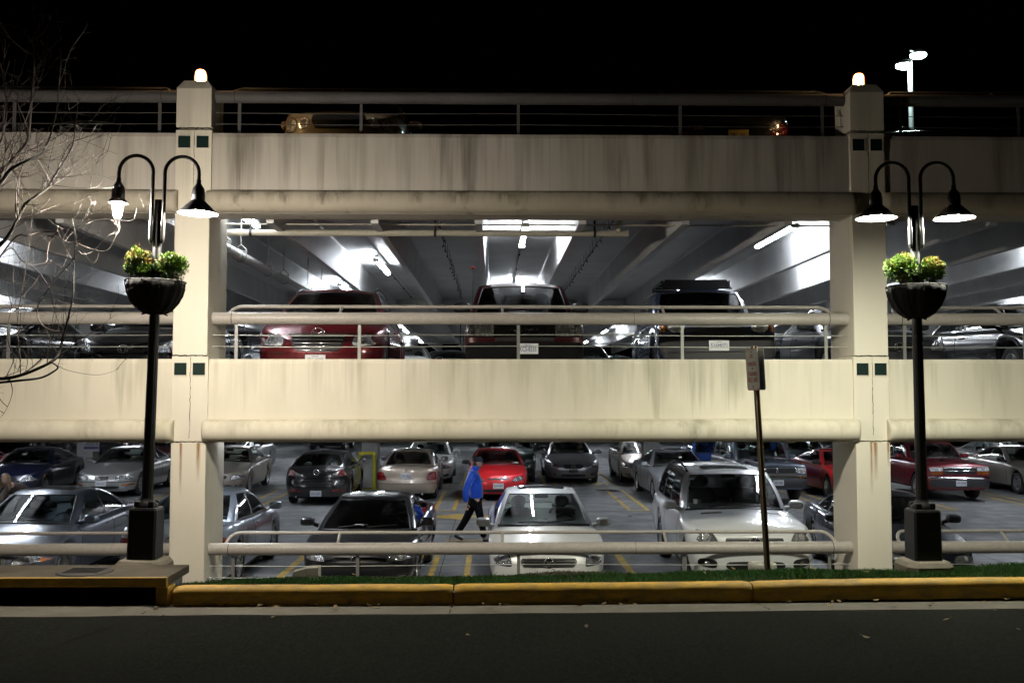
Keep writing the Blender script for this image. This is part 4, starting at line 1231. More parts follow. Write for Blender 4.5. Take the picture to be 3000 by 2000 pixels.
# ---- ground floor, front row against the rail
car('sedan', 'silver blue sedan with glass sunroof, nose to the rail left of the left lamp post', 'car', dict(L=5.0, W=.925, wb=1.30, wt=2.15, rt=3.25, rb=4.2, Hr=1.45, rax=1.1), D['bluesilver'], -7.55, 14.8,
    front=std_front(.36, 4, 'chromebars', None, ('emblem', (0, .59), .06, 'rings'), [(.46, .52), (.86, .56), (.85, .69), (.52, .66)]) + [('indicator', [(.80, .55), (.90, .56), (.89, .62), (.80, .62)], .1)], extras=['sunroof'])
car('sedan', 'pale silver blue sedan backed in tail to the rail beside the left concrete column', 'car', dict(COMPACT, Hr=1.46), D['paleblue'], -4.9, 15.25, math.pi,
    rear=std_rear([(.50, .62), (.83, .60), (.80, .86), (.54, .84)], 'KHT-2718', ('emblem', (0, .86), .05, 'oval')))
car('sedan', 'dark charcoal sedan nose to the rail with black windscreen and rounded roof', 'car', dict(COMPACT, W=.875, Hr=1.39, wb=.84, wt=1.78, glass='dark_glass', sh=[(0, .64), (.12, .69), (.35, .745), (.7, .81), (.9, .84), (1.3, .88), (3.0, .96), (3.7, 1.0), (4.25, .98), (4.45, .94)], mirz=.13), D['charcoal'], -1.99, 14.9, R(-1.5),
    front=std_front(.34, 3, 'bars', None, ('emblem', (0, .60), .055, 'h'), [(.44, .545), (.84, .57), (.81, .675), (.50, .645)]), extras=['sunroof', ('sticker', -.12, .10, .14, .05)])
car('sedan', 'pearl white sedan with dark sunroof, nose to the rail in the middle bay', 'car', dict(W=.885, wb=1.10, wt=2.0, Hr=1.475, mirz=.06, glass='glass', seat='grey', cr=[(0, .05), (.5, .09), (1.2, .10), (3, .05), (4.7, .04)]), D['white'], .80, 14.75, R(.4),
    front=[('headlight', [(.54, .50), (.80, .52), (.82, .70), (.58, .68)], .12), ('grille', [(-.40, .50), (.40, .50), (.43, .625), (-.43, .625)], 'bars', 4), ('emblem', (0, .565), .07, 'wing'), ('intake', [(-.45, .25), (.45, .25), (.50, .36), (-.50, .36)], .15), ('intake', [(.6, .27), (.76, .29), (.76, .36), (.6, .36)], .2), ('fog_light', [(.64, .285), (.72, .29), (.72, .345), (.64, .34)], .3)],
    extras=['sunroof', ('sticker', -.03, .08, .16, .06)])
car('suv', 'large white four wheel drive with black roof rails, nose to the rail behind the signpost', 'car', dict(SUV, privacy=True, rim='rim'), D['whitesuv'], 3.98, 14.85, R(-2),
    front=[('headlight', [(.52, .78), (.86, .84), (.84, 1.0), (.60, .95)], .12), ('grille', [(-.40, .72), (.40, .72), (.46, .90), (-.46, .90)], 'bars', 3), ('emblem', (0, .81), .095, 'star'), ('intake', [(-.42, .42), (.42, .42), (.46, .56), (-.46, .56)], .15), ('intake', [(.56, .44), (.84, .48), (.82, .60), (.56, .58)], .2), ('fog_light', [(.66, .48), (.74, .49), (.74, .56), (.66, .55)], .3)],
    extras=['rails', 'sunroof', 'vents', ('sticker', -.74, .12, .13, .10)])
car('sedan', 'dark navy sedan nose to the rail behind the right concrete column and right lamp base', 'car', dict(L=4.75, W=.885, glass='dark_glass', blackmirror=True), D['navy'], 6.62, 14.75, R(-6),
    front=std_front(.30, 0, 'bars', None, None, [(.44, .53), (.82, .55), (.81, .65), (.48, .64)]), rear=std_rear([(.5, .66), (.84, .64), (.82, .84), (.55, .84)]))

# ---- ground floor, second row beyond the driving lane
car('sedan', 'dark red sedan at the picture edge behind the woman in the brown coat', 'car', dict(L=4.6), D['darkred'], -17.0, 30.0, front=std_front(.3, 3, 'bars'))
car('sedan', 'midnight blue sedan with chrome bar grille and amber indicators behind the silver blue sedan', 'car', dict(COMPACT, seat='grey'), D['midnight'], -13.95, 28.6, R(2),
    front=std_front(.33, 4, 'chromebars', None, None, [(.40, .54), (.82, .57), (.82, .70), (.52, .68)]) + [('indicator', [(.79, .60), (.86, .61), (.85, .69), (.79, .69)], .1)], extras=[('sticker', -.1, .55, .12, .1), ('sticker', -.3, .08, .13, .05)])
car('sedan', 'silver sedan with small black grille partly behind the left lamp post', 'car', dict(W=.89, rim='rim', seat='seat'), D['silver'], -11.4, 29.3,
    front=std_front(.20, 0, 'bars', 'UKE-6637', ('emblem', (0, .585), .05, 'h'), [(.40, .53), (.84, .55), (.82, .65), (.42, .65)], fog=False) + [('indicator', [(.55, .36), (.84, .38), (.84, .42), (.55, .41)], .1), ('bumper_strip', [(0, .475), (.86, .475), (.86, .49), (0, .49)], 0)])
car('sedan', 'champagne sedan with its nose partly behind the left concrete column', 'car', dict(L=4.8, W=.895, seat='seat', spokes=7), D['champagne'], -8.3, 29.6, R(2),
    front=std_front(.36, 5, 'bars', None, None, [(.44, .50), (.84, .53), (.80, .66), (.52, .64)]))
car('hatchback', 'black hatchback parked tail out with white licence plate beside the yellow guard frame', 'car', dict(HATCH, seat='grey'), D['black'], -4.87, 27.35, math.pi + R(1),
    rear=[('taillight', [(.42, .80), (.82, .80), (.80, .98), (.60, .96)], .15), ('clear_lens', [(.40, .80), (.56, .80), (.60, .90), (.46, .86)], .15), ('emblem', (0, .90), .075, 'wing'), ('plate', 'EXE-4655', (0, .33)), ('reflector', [(.42, .38), (.76, .39), (.76, .44), (.42, .43)], .1), ('trim_strip', [(-.5, .60), (.5, .60), (.5, .612), (-.5, .612)], 0, 'trim'), ('pipe', (.55, .24))], extras=['fin'])
car('sedan', 'beige gold sedan parked tail out with red taillights and white licence plate', 'car', dict(W=.86, Hr=1.40, seat='tan', sidemould='paint', sh=[(0, .64), (.12, .69), (.35, .745), (.9, .84), (1.3, .905), (1.8, .93), (3.2, .95), (3.9, .95), (4.5, .93), (4.7, .90)], rb=4.05), D['gold'], -2.47, 28.3, math.pi,
    rear=[('taillight', [(.54, .60), (.84, .60), (.82, .83), (.64, .82)], .1), ('recess', [(-.24, .62), (.24, .62), (.24, .83), (-.24, .83)]), ('plate', 'XRF-7828', (0, .72)), ('emblem', (0, .88), .035, 'h'), ('trim_strip', [(-.84, .50), (.84, .50), (.84, .512), (-.84, .512)], 0, 'bumper'), ('pipe', (-.45, .22))])
car('sedan', 'bright red compact car with slim black grille behind the walking man', 'car', dict(COMPACT, W=.85, blackmirror=True, seat='seat', wb=.98, Hr=1.42), D['red'], .10, 28.3, R(1),
    front=[('headlight', [(.34, .55), (.80, .60), (.78, .74), (.56, .70)], .2), ('grille', [(-.34, .60), (.34, .60), (.30, .655), (-.30, .655)], 'bars', 0, .3), ('emblem', (0, .63), .06, 'oval'), ('intake', [(-.44, .26), (.44, .26), (.48, .34), (-.48, .34)], .15), ('plate', 'DJH-8041', (0, .44))], extras=[('sticker', .7, .06, .16, .05)])
car('sedan', 'silver sedan with sunroof half hidden by the large white four wheel drive', 'car', dict(W=.89, L=4.7, seat='tan', rim='rim'), D['silverb'], 5.32, 27.4, R(1),
    front=std_front(.3, 4, 'bars', None, None, [(.44, .53), (.84, .55), (.82, .66), (.50, .65)]), extras=['sunroof', ('sticker', .15, .5, .1, .08)])
car('suv', 'faded grey blue boxy four wheel drive with chrome bumper and split grille', 'car', dict(BOX, headmat='head', L=4.5, W=.86, rw=.39, sill=.42, Hr=1.74, rt=4.0, rb=4.3, sh=[(0, .96), (.06, 1.02), (.2, 1.05), (.9, 1.08), (1.42, 1.11), (2, 1.12), (4.5, 1.12)]), D['greyblue'], 7.85, 27.6, R(1),
    front=[('grille', [(-.52, .82), (-.02, .82), (-.02, .98), (-.52, .98)], 'rimmed', 3, .02), ('grille', [(.02, .82), (.52, .82), (.52, .98), (.02, .98)], 'rimmed', 3, .02), ('headlight', [(.56, .82), (.80, .82), (.80, .98), (.56, .98)], .06), ('trim_strip', [(-.84, .66), (.84, .66), (.84, .80), (-.84, .80)], .05), ('indicator', [(.52, .69), (.74, .69), (.74, .75), (.52, .75)], .05), ('plate', 'XSE-3482', (0, .58)), ('bumper_strip', [(-.84, .44), (.84, .44), (.84, .64), (-.84, .64)], .05)])
car('coupe', 'crimson coupe half hidden behind the right concrete column', 'car', dict(COMPACT, W=.86, Hr=1.39, blackmirror=True, bp=.56), D['crimson'], 10.5, 28.2, R(2),
    front=std_front(.28, 2, 'bars', None, None, [(.42, .54), (.82, .57), (.80, .68), (.50, .66)]))
car('suv', 'maroon four wheel drive with chrome bar grille behind the right lamp post', 'car', dict(BOX, headmat='head', L=4.6, W=.90, Hr=1.65, rt=4.1, rb=4.42, glass='glass'), D['maroon'], 13.1, 27.9, R(1),
    front=[('grille', [(-.46, .78), (.46, .78), (.46, .96), (-.46, .96)], 'chevy', 1, .05), ('emblem', (0, .87), .09, 'bowtie'), ('headlight', [(.49, .86), (.84, .86), (.84, .97), (.49, .97)], .06), ('indicator', [(.49, .77), (.84, .78), (.84, .84), (.49, .84)], .06), ('trim_strip', [(-.88, .64), (.88, .64), (.88, .72), (-.88, .72)], .05), ('bumper_strip', [(-.86, .42), (.86, .42), (.86, .63), (-.86, .63)], .05), ('plate', 'JYL-6220', (.0, .53))])
car('sedan', 'tan silver older sedan with narrow grille just beyond the maroon four wheel drive', 'car', dict(L=4.75, blackmirror=True), D['tansilver'], 16.75, 29.3, R(1), front=std_front(.3, 3, 'bars', None, None, [(.46, .54), (.84, .55), (.82, .65), (.50, .64)]))

# ---- ground floor, third row and beyond
car('sedan', 'white sedan facing out beyond the beige gold sedan', 'car', dict(L=4.8), D['white'], -2.25, 33.3, front=std_front(.3, 3, 'bars', None, None) + [('indicator', [(.74, .58), (.86, .59), (.85, .66), (.74, .66)], .1)])
car('suv', 'dark green four wheel drive beyond the bright red compact car', 'car', dict(SUV, L=4.6, W=.9), D['green'], .55, 33.5, front=std_front(.3, 3, 'bars'))
car('sedan', 'mid grey sedan with broad dark grille facing out alone between empty bays', 'car', dict(L=4.8, W=.915, seat='tan'), D['grey'], 2.68, 33.5,
    front=[('headlight', [(.46, .56), (.87, .585), (.83, .71), (.60, .68)], .15), ('grille', [(-.30, .52), (.30, .52), (.36, .67), (-.36, .67)], 'bars', 3, .12), ('emblem', (0, .60), .07, 'hs'), ('intake', [(-.42, .27), (.42, .27), (.42, .345), (-.42, .345)], .15), ('intake', [(.58, .30), (.78, .32), (.78, .38), (.58, .37)], .2), ('fog_light', [(.63, .31), (.74, .32), (.74, .37), (.63, .365)], .3), ('recess', [(-.16, .39), (.16, .39), (.16, .50), (-.16, .50)], 'bumper')])
car('sedan', 'champagne sedan beyond the concrete column and the silver sedan', 'car', dict(L=4.7), D['champagne'], 5.2, 33.4, front=std_front(.3, 3, 'bars') + [('indicator', [(.74, .58), (.86, .59), (.85, .66), (.74, .66)], .1)])
car('sedan', 'bright blue compact car beyond the silver sedan with sunroof', 'car', dict(COMPACT), D['blue'], 7.75, 33.6, front=std_front(.3, 3, 'bars'))
car('van', 'dark green minivan beyond the crimson coupe', 'car', dict(VAN, L=4.8), D['green'], 10.7, 33.4, front=std_front(.3, 3, 'bars'))
car('sedan', 'black sedan beyond the maroon four wheel drive', 'car', dict(L=4.7), D['black'], 15.2, 33.5, front=std_front(.3, 3, 'bars'))
car('sedan', 'pale silver sedan beyond the tan silver older sedan', 'car', dict(L=4.7), D['silver'], 18.3, 33.6, front=std_front(.3, 3, 'bars'))
car('suv', 'wine red four wheel drive beyond the aisle sign column', 'car', dict(SUV, L=4.7), D['wine'], -12.0, 34.0, front=std_front(.3, 3, 'bars'))
car('van', 'white minivan beyond the silver sedan with small black grille', 'car', dict(VAN), D['whitesuv'], -9.6, 35.0, front=std_front(.3, 3, 'bars'))
for (x, y, pm, lab) in ((-22.3, 47, 'black', 'black four wheel drive far back above the midnight blue sedan'), (-18.6, 48.5, 'charcoal', 'charcoal four wheel drive far back beside the aisle sign'), (-14.9, 55, 'bluesilver', 'silver blue four wheel drive far back above the champagne sedan'), (-8.7, 52, 'black', 'black four wheel drive far back above the black hatchback'), (2.35, 52.5, 'charcoal', 'charcoal four wheel drive far back above the mid grey sedan')):
    car('suv', lab, 'car', dict(SUV, L=4.8), D[pm], x, y, lod=0, front=[('headlight', [(.52, .80), (.86, .84), (.84, .96), (.60, .93)], .12), ('grille', [(-.4, .72), (.4, .72), (.44, .9), (-.44, .9)], 'bars', 3)])

# ---- first deck
Z1 = H - .05
car('sedan', 'black sedan on the first deck seen through the bare branches', 'car', dict(L=4.6, glass='dark_glass'), D['black'], -8.35, 14.75, 0, Z1, front=std_front(.3, 3, 'bars'))
car('sedan', 'black sedan on the first deck behind the left hanging planter', 'car', dict(COMPACT, W=.88, glass='dark_glass'), D['black'], -5.85, 15.8, 0, Z1,
    front=std_front(.34, 3, 'bars', None, ('emblem', (0, .6), .08, 'rings'), [(.48, .53), (.86, .57), (.80, .72), (.60, .70)]))
car('van', 'ruby red minivan with chrome slatted grille on the first deck', 'car', dict(VAN, glass='dark_glass', headmat='head'), D['ruby'], -2.70, 15.0, R(1), Z1,
    front=[('headlight', [(.50, .60), (.90, .64), (.87, .80), (.54, .79)], .18), ('indicator', [(.82, .64), (.93, .66), (.90, .77), (.82, .77)], .2), ('grille', [(-.34, .52), (.34, .52), (.44, .79), (-.44, .79)], 'chromebars', 5, .12), ('emblem', (0, .80), .09, 'wing'), ('trim_strip', [(.50, .50), (.90, .52), (.90, .53), (.50, .51)], 0, 'trim'), ('plate', 'JSV 4120', (-.02, .40), 'plate', 'VIRGINIA'), ('intake', [(-.5, .25), (.5, .25), (.5, .32), (-.5, .32)], .1)], extras=['rails'])
car('suv', 'maroon boxy four wheel drive with a red antenna ball on the first deck', 'car', dict(BOX, headmat='head', W=.90, Hr=1.81, glass='dark_glass', blackmirror=True, mirs=1.25, mirz=.22, gb=.87, wt=1.98), D['wine'], .46, 14.75, 0, Z1,
    front=[('grille', [(-.43, .74), (.43, .74), (.43, .96), (-.43, .96)], 'vert', 26, .03), ('badge', 'ISUZU', (0, .825), .055, .40), ('headlight', [(.46, .75), (.745, .75), (.745, .96), (.46, .96)], .05), ('clear_lens', [(.755, .75), (.86, .75), (.86, .96), (.755, .96)], .05), ('bumper_strip', [(-.88, .34), (.88, .34), (.88, .66), (-.88, .66)], .06, 'under'), ('trim_strip', [(-.44, .67), (.44, .67), (.44, .735), (-.44, .735)], .03, 'trim'), ('plate', 'KCS-8535', (.05, .56), 'plate', '* VIRGINIA *')],
    extras=['antenna_ball', ('sticker', -.06, .12, .34, .13)])
car('suv', 'dark blue four wheel drive with tall black roof rack on the first deck', 'car', dict(BOX, headmat='head', W=.89, Hr=1.72, rt=4.0, glass='dark_glass', blackmirror=True, sidemould='black', bp2=.62), D['royal'], 3.50, 14.95, R(-2.5), Z1,
    front=[('grille', [(-.42, .84), (.42, .84), (.42, .99), (-.42, .99)], 'bars', 2, .1), ('headlight', [(.50, .82), (.76, .82), (.76, .99), (.50, .99)], .3), ('indicator', [(.78, .83), (.87, .83), (.87, .93), (.78, .93)], .2), ('bumper_strip', [(-.87, .42), (.87, .42), (.87, .78), (-.87, .78)], .08), ('trim_strip', [(-.42, .78), (.42, .78), (.42, .83), (-.42, .83)], .05, 'bumper'), ('plate', '516M071', (.0, .62), 'plate', 'Maryland')], extras=['rack'])
car('sedan', 'gunmetal sedan on the first deck cut by the right concrete column', 'car', dict(L=4.8, W=.9, blackmirror=False), D['gunmetal'], 6.18, 14.9, R(-1), Z1,
    front=std_front(.34, 3, 'bars', None, ('emblem', (0, .60), .08, 'h'), [(.46, .54), (.86, .57), (.82, .71), (.56, .69)]))
car('sedan', 'black wagon on the first deck to the side of the right hanging planter', 'car', dict(HATCH, L=4.8, W=.92, Hr=1.5, rt=3.7, rb=4.5, rax=1.0), D['black'], 9.15, 14.8, R(-1), Z1, front=std_front(.34, 3, 'bars'))
car('suv', 'grey four wheel drive deep inside the first deck beside the left column', 'car', dict(SUV, L=4.7), D['grey'], -7.75, 26.8, 0, Z1, front=std_front(.34, 3, 'bars'))
car('sedan', 'bright blue sedan deep inside the first deck beside the grey four wheel drive', 'car', dict(COMPACT), D['blue'], -7.1, 33.6, 0, Z1, front=std_front(.34, 3, 'bars'))
car('sedan', 'white sedan with red taillight deep inside the first deck beside the ruby minivan', 'car', dict(L=4.6), D['white'], -2.75, 29.6, math.pi, Z1, rear=std_rear([(.5, .66), (.85, .64), (.82, .86), (.55, .85)], 'YBT-2294'))
car('suv', 'black four wheel drive deep inside the first deck beyond the white sedan', 'car', dict(SUV, L=4.7, Hr=1.6), D['black'], -1.75, 36.5, 0, Z1, front=std_front(.34, 3, 'bars'))
car('sedan', 'dark green sedan deep inside the first deck beside the maroon boxy four wheel drive', 'car', dict(L=4.6), D['green'], 2.75, 28.6, 0, Z1, front=std_front(.34, 3, 'bars'))
car('sedan', 'mid grey sedan farthest back on the first deck beyond the dark green sedan', 'car', dict(L=4.6), D['charcoal'], 4.9, 37.5, 0, Z1, front=std_front(.34, 3, 'bars'))

# ---- roof deck
Z2 = 2 * H - .05
car('van', 'cream van with paired headlights on the roof deck', 'car', dict(VAN, headmat='head', L=5.0, W=.96, sh=[(0, .90), (.1, .95), (.3, 1.0), (.7, 1.06), (1.0, 1.1), (1.6, 1.12), (5.0, 1.12)], Hr=1.78, mirz=-.02, fi=[(.2, .16), (.28, .05), (.42, 0), (.62, 0), (.66, .03), (.95, .06), (1.05, .14)]), D['cream'], -2.32, 14.95, R(-1), Z2,
    front=[('headlight', [(.66, .70), (.84, .70), (.82, .91), (.66, .91)], .25), ('indicator', [(.855, .72), (.92, .73), (.90, .90), (.85, .90)], .2), ('headlight', [(.46, .74), (.62, .72), (.60, .90), (.45, .90)], .25), ('grille', [(-.38, .71), (.38, .71), (.44, .95), (-.44, .95)], 'bars', 0, .1), ('emblem', (0, .83), .07, 'oval', 1)])
car('sedan', 'black sedan tail to the rail on the roof deck with a yellow plate', 'car', dict(L=4.7, glass='dark_glass'), D['black'], 3.72, 14.9, math.pi, Z2,
    rear=[('taillight', [(.50, .60), (.85, .58), (.83, .84), (.56, .80)], .12), ('clear_lens', [(.48, .72), (.66, .72), (.66, .80), (.52, .78)], .1), ('plate', 'DBC·1451', (0, .62), 'yplate')])
car('sedan', 'black sedan on the roof deck behind the bare branches', 'car', dict(L=4.6, glass='dark_glass'), D['black'], -6.95, 14.95, 0, Z2, front=std_front(.3, 3, 'bars', None, None, [(.5, .60), (.84, .62), (.82, .70), (.56, .68)]))
car('sedan', 'black sedan on the roof deck just past the right concrete column', 'car', dict(L=4.6, glass='dark_glass'), D['black'], 6.75, 14.95, 0, Z2, front=std_front(.3, 3, 'bars'))
# ================================================================== people
def skin_mesh(name, V, E, Rr, mats, parent, lev=2, root=0):
    me = bpy.data.meshes.new(name); me.from_pydata([tuple(v) for v in V], E, []); me.update()
    o = bpy.data.objects.new(name, me); COL.objects.link(o)
    md = o.modifiers.new('skin', 'SKIN'); md.use_smooth_shade = True
    for i, sv in enumerate(me.skin_vertices[0].data):
        r = Rr[i]; sv.radius = (r, r) if not isinstance(r, tuple) else r
        sv.use_root = (i == root)
    o.modifiers.new('sub', 'SUBSURF').levels = lev; o.modifiers['sub'].render_levels = lev
    dg = bpy.context.evaluated_depsgraph_get()
    m2 = bpy.data.meshes.new_from_object(o.evaluated_get(dg))
    verts = [v.co.copy() for v in m2.vertices]; faces = [tuple(p.vertices) for p in m2.polygons]
    bpy.data.objects.remove(o); bpy.data.meshes.remove(me); bpy.data.meshes.remove(m2)
    return verts, faces
class Skel:
    def __init__(s): s.V = []; s.E = []; s.R = []
    def chain(s, pts, rad, start=None):
        prev = start; ids = []
        for p, r in zip(pts, rad):
            s.V.append(Vector(p)); s.R.append(r); i = len(s.V) - 1
            if prev is not None: s.E.append((prev, i))
            prev = i; ids.append(i)
        return ids
    def mesh(s, mb, mi=0, lev=2):
        v, f = skin_mesh('skin', s.V, s.E, s.R, [], None, lev); mb.add(v, f, mi, True)
SKIN = rough_surface('skin', (.46, .28, .21), (.38, .22, .17), 20, .5, 90, .05, .001)
def hand(mb, w, dirv, side, curl=.5, s=1.0):
    """palm, four unequal curled fingers and a thumb; w wrist, dirv pointing down the hand, side towards the thumb"""
    w = Vector(w); d = Vector(dirv).normalized(); t = Vector(side); t = (t - d * t.dot(d)).normalized(); n = d.cross(t).normalized()
    sk = Skel(); sk.chain([w - d * .03 * s, w + d * .02 * s, w + d * .06 * s, w + d * .085 * s], [(.024 * s, .018 * s), (.032 * s, .017 * s), (.040 * s, .016 * s), (.037 * s, .014 * s)]); sk.mesh(mb, 0, 2)
    for k, (o, L_) in enumerate(((.028, .072), (.009, .080), (-.010, .074), (-.028, .058))):
        b0 = w + d * .075 * s + t * o * s; pts = [b0]; a = .15; q = b0.copy()
        for j, f in enumerate((.45, .32, .23)):
            a += curl * (.5 + .25 * j); q = q + (d * math.cos(a) + n * math.sin(a)) * L_ * f * s; pts.append(q.copy())
        sk = Skel(); sk.chain(pts, [.0095 * s, .009 * s, .0082 * s, .0068 * s]); sk.mesh(mb, 0, 1)
    b0 = w + d * .025 * s + t * .03 * s; p1 = b0 + (t * .6 + d * .7 + n * .25).normalized() * .04 * s; p2 = p1 + (d * .9 + t * .15 + n * .3).normalized() * .035 * s
    sk = Skel(); sk.chain([b0, p1, p2], [.012 * s, .0105 * s, .008 * s]); sk.mesh(mb, 0, 1)
def head_mesh(mb, c, f, up, s=1.0):
    """head with brow, nose, mouth, chin and ears; c centre, f facing direction"""
    f = Vector(f).normalized(); up = Vector(up); up = (up - f * up.dot(f)).normalized(); r = f.cross(up).normalized()
    rows = []; NA, NB = 28, 20
    for i in range(NB + 1):
        ph = math.pi * i / NB; zc = math.cos(ph); row = []
        for k in range(NA + 1):
            a = 2 * math.pi * k / NA; x = math.sin(ph) * math.cos(a); y = math.sin(ph) * math.sin(a)
            X = .095 * x; Y = .075 * y; Z = .118 * zc
            if zc < .0: Y *= 1 + .18 * zc; X *= 1 + (.10 * zc if x < 0 else -.02 * zc)
            if x > 0:
                fr = math.exp(-(y / .16) ** 2) * (x > .5)
                X += .026 * fr * math.exp(-((zc + .12) / .14) ** 2) + .010 * fr * math.exp(-((zc + .25) / .06) ** 2)
                X += .007 * math.exp(-((zc - .16) / .08) ** 2) * (x > .5) * math.exp(-(y / .5) ** 2)
                X -= .010 * math.exp(-((zc - .03) / .08) ** 2) * math.exp(-((abs(y) - .36) / .16) ** 2)
                X += .008 * math.exp(-((zc + .46) / .05) ** 2) * math.exp(-(y / .28) ** 2) + .006 * math.exp(-((zc + .58) / .05) ** 2) * math.exp(-(y / .26) ** 2) - .006 * math.exp(-((zc + .52) / .022) ** 2) * math.exp(-(y / .3) ** 2)
                X += .012 * math.exp(-((zc + .80) / .12) ** 2) * math.exp(-(y / .4) ** 2)
            row.append(Vector(c) + (f * X + r * Y + up * Z) * s)
        rows.append(row)
    mb.grid(rows)
    for sg in (-1, 1):
        e = Vector(c) + (f * (-.005) + r * sg * .078 + up * (-.012)) * s
        rows = []
        for i in range(7):
            ph = math.pi * i / 6; row = []
            for k in range(11):
                a = 2 * math.pi * k / 10; row.append(e + (f * .018 * math.sin(ph) * math.cos(a) + r * .010 * math.sin(ph) * math.sin(a) + up * .032 * math.cos(ph)) * s)
            rows.append(row)
        mb.grid(rows)
    return f, r, up
def eyes(parent, base, c, f, r, up, s=1.0):
    for sg in (-1, 1):
        e = Vector(c) + (f * .079 + r * sg * .031 + up * .006) * s
        mb = MB(); mb.sphere(e, .0125 * s, 10, 8); mb.build('eye', simple('eye_white_%d' % sg, (.6, .58, .55), .3), parent, base=base)

# ---- the man crossing behind the white sedan, mid-stride towards +X
px0, py0 = 1390, 1582
b0 = P(px0, py0, 20.75)
MX, MY = b0.x, 20.75
man = thing('person', 'man in shiny blue jacket, black trousers and dark cap striding past the red compact car', 'person', (MX, MY, 0))
o0 = man.location
def w_(x, y, z): return Vector((MX + x, MY + y, z))
hip = w_(.02, 0, .92)
body = MB()
sk = Skel()
t = sk.chain([hip, w_(.02, 0, 1.08), w_(.01, 0, 1.25), w_(-.03, 0, 1.38), w_(.005, 0, 1.47), w_(.035, 0, 1.53)], [(.15, .105), (.145, .10), (.165, .105), (.15, .09), (.06, .06), (.055, .055)])
# legs: near one (-Y) leads, far one trails
sk.chain([w_(.05, -.09, .86), w_(.13, -.09, .47), w_(.19, -.09, .10), w_(.20, -.09, .05), w_(.31, -.09, .035)], [.088, .06, .042, .04, .032], t[0])
sk.chain([w_(-.02, .09, .86), w_(-.16, .09, .48), w_(-.36, .09, .16), w_(-.38, .09, .115), w_(-.28, .09, .03)], [.088, .06, .042, .04, .03], t[0])
# arms: near one swings back, far one forward
a1 = sk.chain([w_(-.06, -.19, 1.36), w_(-.17, -.24, 1.08), w_(-.16, -.25, .80)], [.058, .045, .03], t[3])
a2 = sk.chain([w_(.0, .19, 1.36), w_(.02, .24, 1.10), w_(.13, .23, .86)], [.058, .045, .03], t[3])
sk.mesh(body)
hand(body, w_(-.16, -.25, .80), (.03, 0, -1), (1, .1, 0), .55)
hand(body, w_(.13, .23, .86), (.3, 0, -.9), (.8, 0, .2), .6)
hc = w_(.065, -.005, 1.625)
f, r, up = head_mesh(body, hc, (1, -.08, -.10), (0, 0, 1), 1.0)
body.build('body', SKIN, man, base=o0)
eyes(man, o0, hc, f, r, up)
def jacket_mat(name, c):
    m, nt, n, l, b = new_mat(name)
    tc = n.new('ShaderNodeTexCoord'); nz = noise_tex(n, l, tc.outputs['Object'], 9, 4); vz = noise_tex(n, l, tc.outputs['Object'], 30, 3)
    l.new(mixc(n, l, ramp(n, l, vz, .3, .7), c, tuple(x * .75 for x in c)), b.inputs['Base Color']); b.inputs['Roughness'].default_value = .42
    b.inputs['Sheen Weight'].default_value = .2
    bump(n, l, b, nz, .9, .035)
    return m
jm = jacket_mat('shiny_blue_nylon', (.002, .075, .60))
mb = MB(); sk = Skel()
t = sk.chain([w_(.03, 0, .86), w_(.035, 0, .95), w_(.03, 0, 1.10), w_(.015, 0, 1.25), w_(-.03, 0, 1.38), w_(.0, 0, 1.465), w_(.02, 0, 1.50)], [(.175, .15), (.19, .155), (.185, .15), (.185, .145), (.16, .11), (.085, .08), (.075, .075)])
sk.chain([w_(-.06, -.20, 1.365), w_(-.12, -.235, 1.22), w_(-.175, -.255, 1.08), w_(-.175, -.26, .94), w_(-.163, -.255, .825)], [.085, .083, .075, .07, .055], t[4])
sk.chain([w_(.0, .20, 1.365), w_(.01, .235, 1.22), w_(.02, .25, 1.09), w_(.08, .245, .98), w_(.125, .235, .885)], [.085, .08, .072, .066, .055], t[4])
sk.mesh(mb); mb.build('jacket', jm, man, base=o0)
mb = MB(); mb.lathe([(.080, 1.46), (.083, 1.50), (.078, 1.545), (.070, 1.55)], (MX + .012, MY, 0), 18); mb.build('collar', jm, man, base=o0)
BLK = simple('black_trouser_cloth', (.004, .004, .0045), .95, 0, 0, .1)
mb = MB(); sk = Skel()
t = sk.chain([w_(.02, 0, 1.0), w_(.02, 0, .88)], [(.15, .125), (.155, .13)])
sk.chain([w_(.06, -.085, .78), w_(.13, -.09, .47), w_(.175, -.09, .26), w_(.19, -.09, .09)], [.105, .078, .07, .072], t[1])
sk.chain([w_(-.03, .085, .78), w_(-.16, .09, .48), w_(-.27, .09, .30), w_(-.365, .09, .15)], [.105, .08, .072, .07], t[1])
sk.mesh(mb); mb.build('trousers', BLK, man, base=o0)
SHO = simple('black_shoe_leather', (.012, .012, .014), .3)
for (hx, hy, hz, tx, tz) in ((.17, -.09, .045, .35, .04), (-.42, .09, .125, -.24, .03)):
    mb = MB(); sk = Skel(); sk.chain([w_(hx, hy, hz), w_((hx + tx) / 2, hy, (hz + tz) / 2), w_(tx, hy, tz)], [(.045, .045), (.05, .04), (.038, .028)]); sk.mesh(mb); mb.build('shoe', SHO, man, base=o0)
CAPM = simple('dark_navy_cap_cloth', (.008, .010, .022), .85)
mb = MB(); rows = []
for i in range(9):
    ph = math.pi / 2 * i / 8; row = []
    for k in range(25):
        a = 2 * math.pi * k / 24; row.append(hc + f * (.108 * math.sin(ph) * math.cos(a) - .006) + r * .088 * math.sin(ph) * math.sin(a) + up * (.018 + .118 * math.cos(ph) ** .8))
    rows.append(row)
mb.grid(rows)
rows = []
for i in range(5):
    u = i / 4; rows.append([hc + f * (.088 + .085 * u * (1 - .25 * (v * v))) + r * .075 * v * (1 - .15 * u) + up * (.030 - .02 * u - .012 * v * v) for v in [-1 + 2 * k / 8 for k in range(9)]])
mb.grid(rows); mb.grid([[p - up * .006 for p in row] for row in rows])
cap = mb.build('cap', CAPM, man, base=o0)
